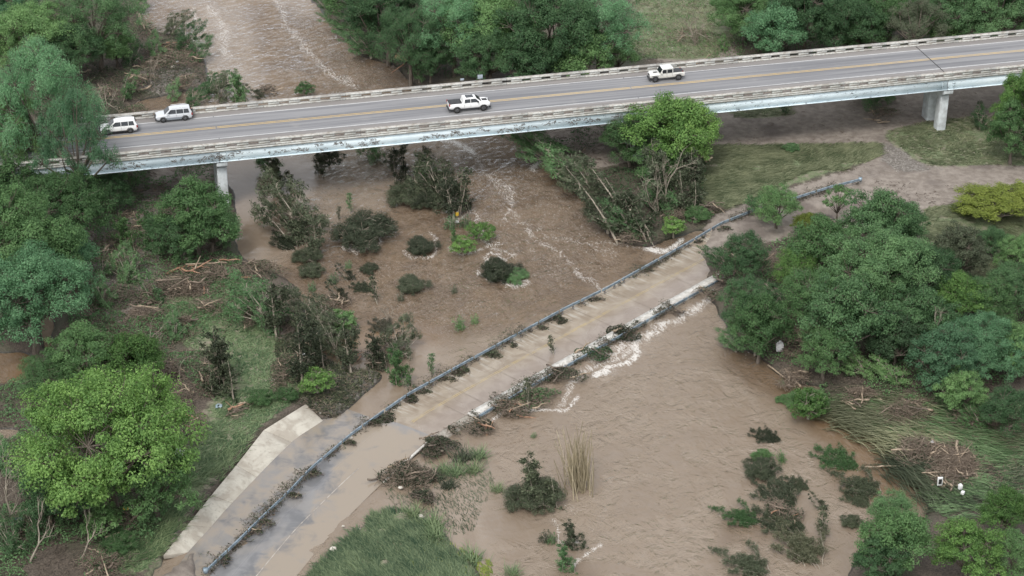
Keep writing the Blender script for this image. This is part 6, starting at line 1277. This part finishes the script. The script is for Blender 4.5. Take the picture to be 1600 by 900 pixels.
litter('flood_debris', [[(480, -80), (1000, -80), (1000, 105), (700, 130), (570, 100), (500, 20)]], 5000, 36000, 209, 'tangled floor of the grove behind the bridge')
litter('flood_debris', [[(1120, -80), (1700, -80), (1700, 80), (1150, 100)]], 3000, 30000, 211, 'tangled floor of the top right forest')
litter('flood_debris', [[(800, 200), (1000, 190), (1110, 240), (1090, 350), (1010, 390), (930, 350), (860, 290)]], 4500, 14000, 213, 'tangled cover of the right bank below the bridge')
litter('flood_debris', [[(470, 480), (600, 560), (640, 600), (530, 660), (450, 640), (430, 560), (440, 460)]], 6000, 22000, 215, 'silt and twig cover around the gravel spit', WOOD, L_OLIVE, .24, .3, 1.0)
litter('flood_debris', [[(1370, 640), (1640, 650), (1640, 800), (1420, 760)]], 4500, 3000, 217, 'sticks scattered over the flattened reeds', WOOD, L_OLIVE, .22, .6)
litter('flood_debris', [[(1240, 160), (1640, 110), (1640, 200), (1400, 230), (1300, 330), (1150, 230)]], 1500, 0, 219, 'twigs lying on the grey mud of the right bank', WOOD, L_OLIVE, .22, .2, .8)
litter('flood_debris', [[(1240, 300), (1340, 290), (1560, 300), (1500, 330), (1260, 340)]], 900, 0, 221, 'twigs lying on the mud flat by the rail end', WOOD_DARK, L_OLIVE, .22, .12, .8)
litter('flood_debris', [[(985, -20), (1160, -20), (1160, 100), (985, 104)]], 1500, 5000, 223, 'twigs lying on the clearing behind the bridge', WOOD, L_MID, .28, .3, 1.0)
props(grass('grass', [GRAV[0]], 9000, 112, .6, .07, 30, 3.0, L_OLIVE, .9, wav=2.0), 'silty weeds lying over the gravel spit', 'grass')
props(grass('grass', [[(430, 540), (600, 560), (590, 600), (520, 655), (470, 630)]], 3000, 113, .9, .08, 60, 3.0, L_GRASS, .9, wav=2.0), 'pale dead weeds lying over the gravel spit', 'grass')
# continuous wrack line of twigs and leaves along both rails
for lab, s0, s1, o_, dens in (('muddy wrack line of twigs along the foot of the upstream rail', None, None, .45, 1.0), ('wrack line of twigs and leaves along the downstream rail', None, None, -.5, 1.6)):
    src, nn_ = (RU, RUn) if 'upstream' in lab else (RD, RDn)
    rng = np.random.default_rng(len(lab)); N = int(len(src) * 2.6 * dens); k = rng.integers(0, len(src), N); dn = fbm(k * .045, k * .0 + 3, 9, 3); kp = (dn > .40) & (('upstream' in lab) | (k > len(src) * .34)); k, dn = k[kp], dn[kp]; N = len(k)
    P = src[k] - nn_[k] * (rng.normal(.15, .28, N) * (1 + 3 * (dn - .46)))[:, None]; P[:, 2] += rng.uniform(.02, .12, N) + (dn - .46) * rng.uniform(0, 3.2, N)
    a = rng.normal(R_(38), .8, N); L = rng.uniform(.2, 1.1, N); D = np.stack([np.cos(a), np.sin(a), rng.normal(0, .35, N)], 1) * L[:, None] / 2; V, F = sticks(P - D, P + D, rng.uniform(.015, .04, N), .01, 3, .08, rng)
    props(ob('flood_debris', mesh('flood_debris', V, F, WOOD_DARK)), lab, 'debris', None, 'stuff')
    k = np.repeat(np.arange(N), 2); Q = P[k] + rng.normal(0, .16, (len(k), 3)); V, F = leafquads(Q, unit(rng.normal(0, .8, (len(k), 3)) + [0, 0, .6]), .24, .4, rng); props(ob('torn_leaves', mesh('torn_leaves', V, F, L_OLIVE, {'v': np.repeat(rng.uniform(0, 1, len(k)), 4)})), 'torn leaves in the ' + lab, 'leaves', None, 'stuff')
# gravel of the spit
X, Y, Z, rng = scatter(GRAV, 15000, 301, zmin=.0); N = len(X); P = np.stack([X, Y, Z + .02], 1); V, F = leafquads(P, unit(rng.normal(0, .35, (N, 3)) + [0, 0, 1]), .22, .8, rng)
tetra = []; s_ = rng.uniform(.04, .13, N)[:, None]; B0 = unit(rng.normal(size=(N, 3))); top = P + np.array([0, 0, 1.0]) * s_
a0 = rng.uniform(0, 6.28, N); base_ = [P + np.stack([np.cos(a0 + k * 2.094), np.sin(a0 + k * 2.094), -.2 + 0 * a0], 1) * s_ * 1.4 for k in range(3)]; V = np.stack([top] + base_, 1).reshape(-1, 3); b4 = np.arange(N)[:, None] * 4; F = np.concatenate([b4 + np.array([0, 1, 2]), b4 + np.array([0, 2, 3]), b4 + np.array([0, 3, 1])])
props(ob('gravel', mesh('gravel', V, F, simple('silty_pebbles', (.36, .33, .29), (.17, .15, .13), 2, .9, bump=0))), 'pale gravel strewn over the spit and bare banks', 'gravel', None, 'stuff')
print('objects', len(bpy.data.objects), 'tris', sum(len(m.loops) - 2 * len(m.polygons) for m in bpy.data.meshes))
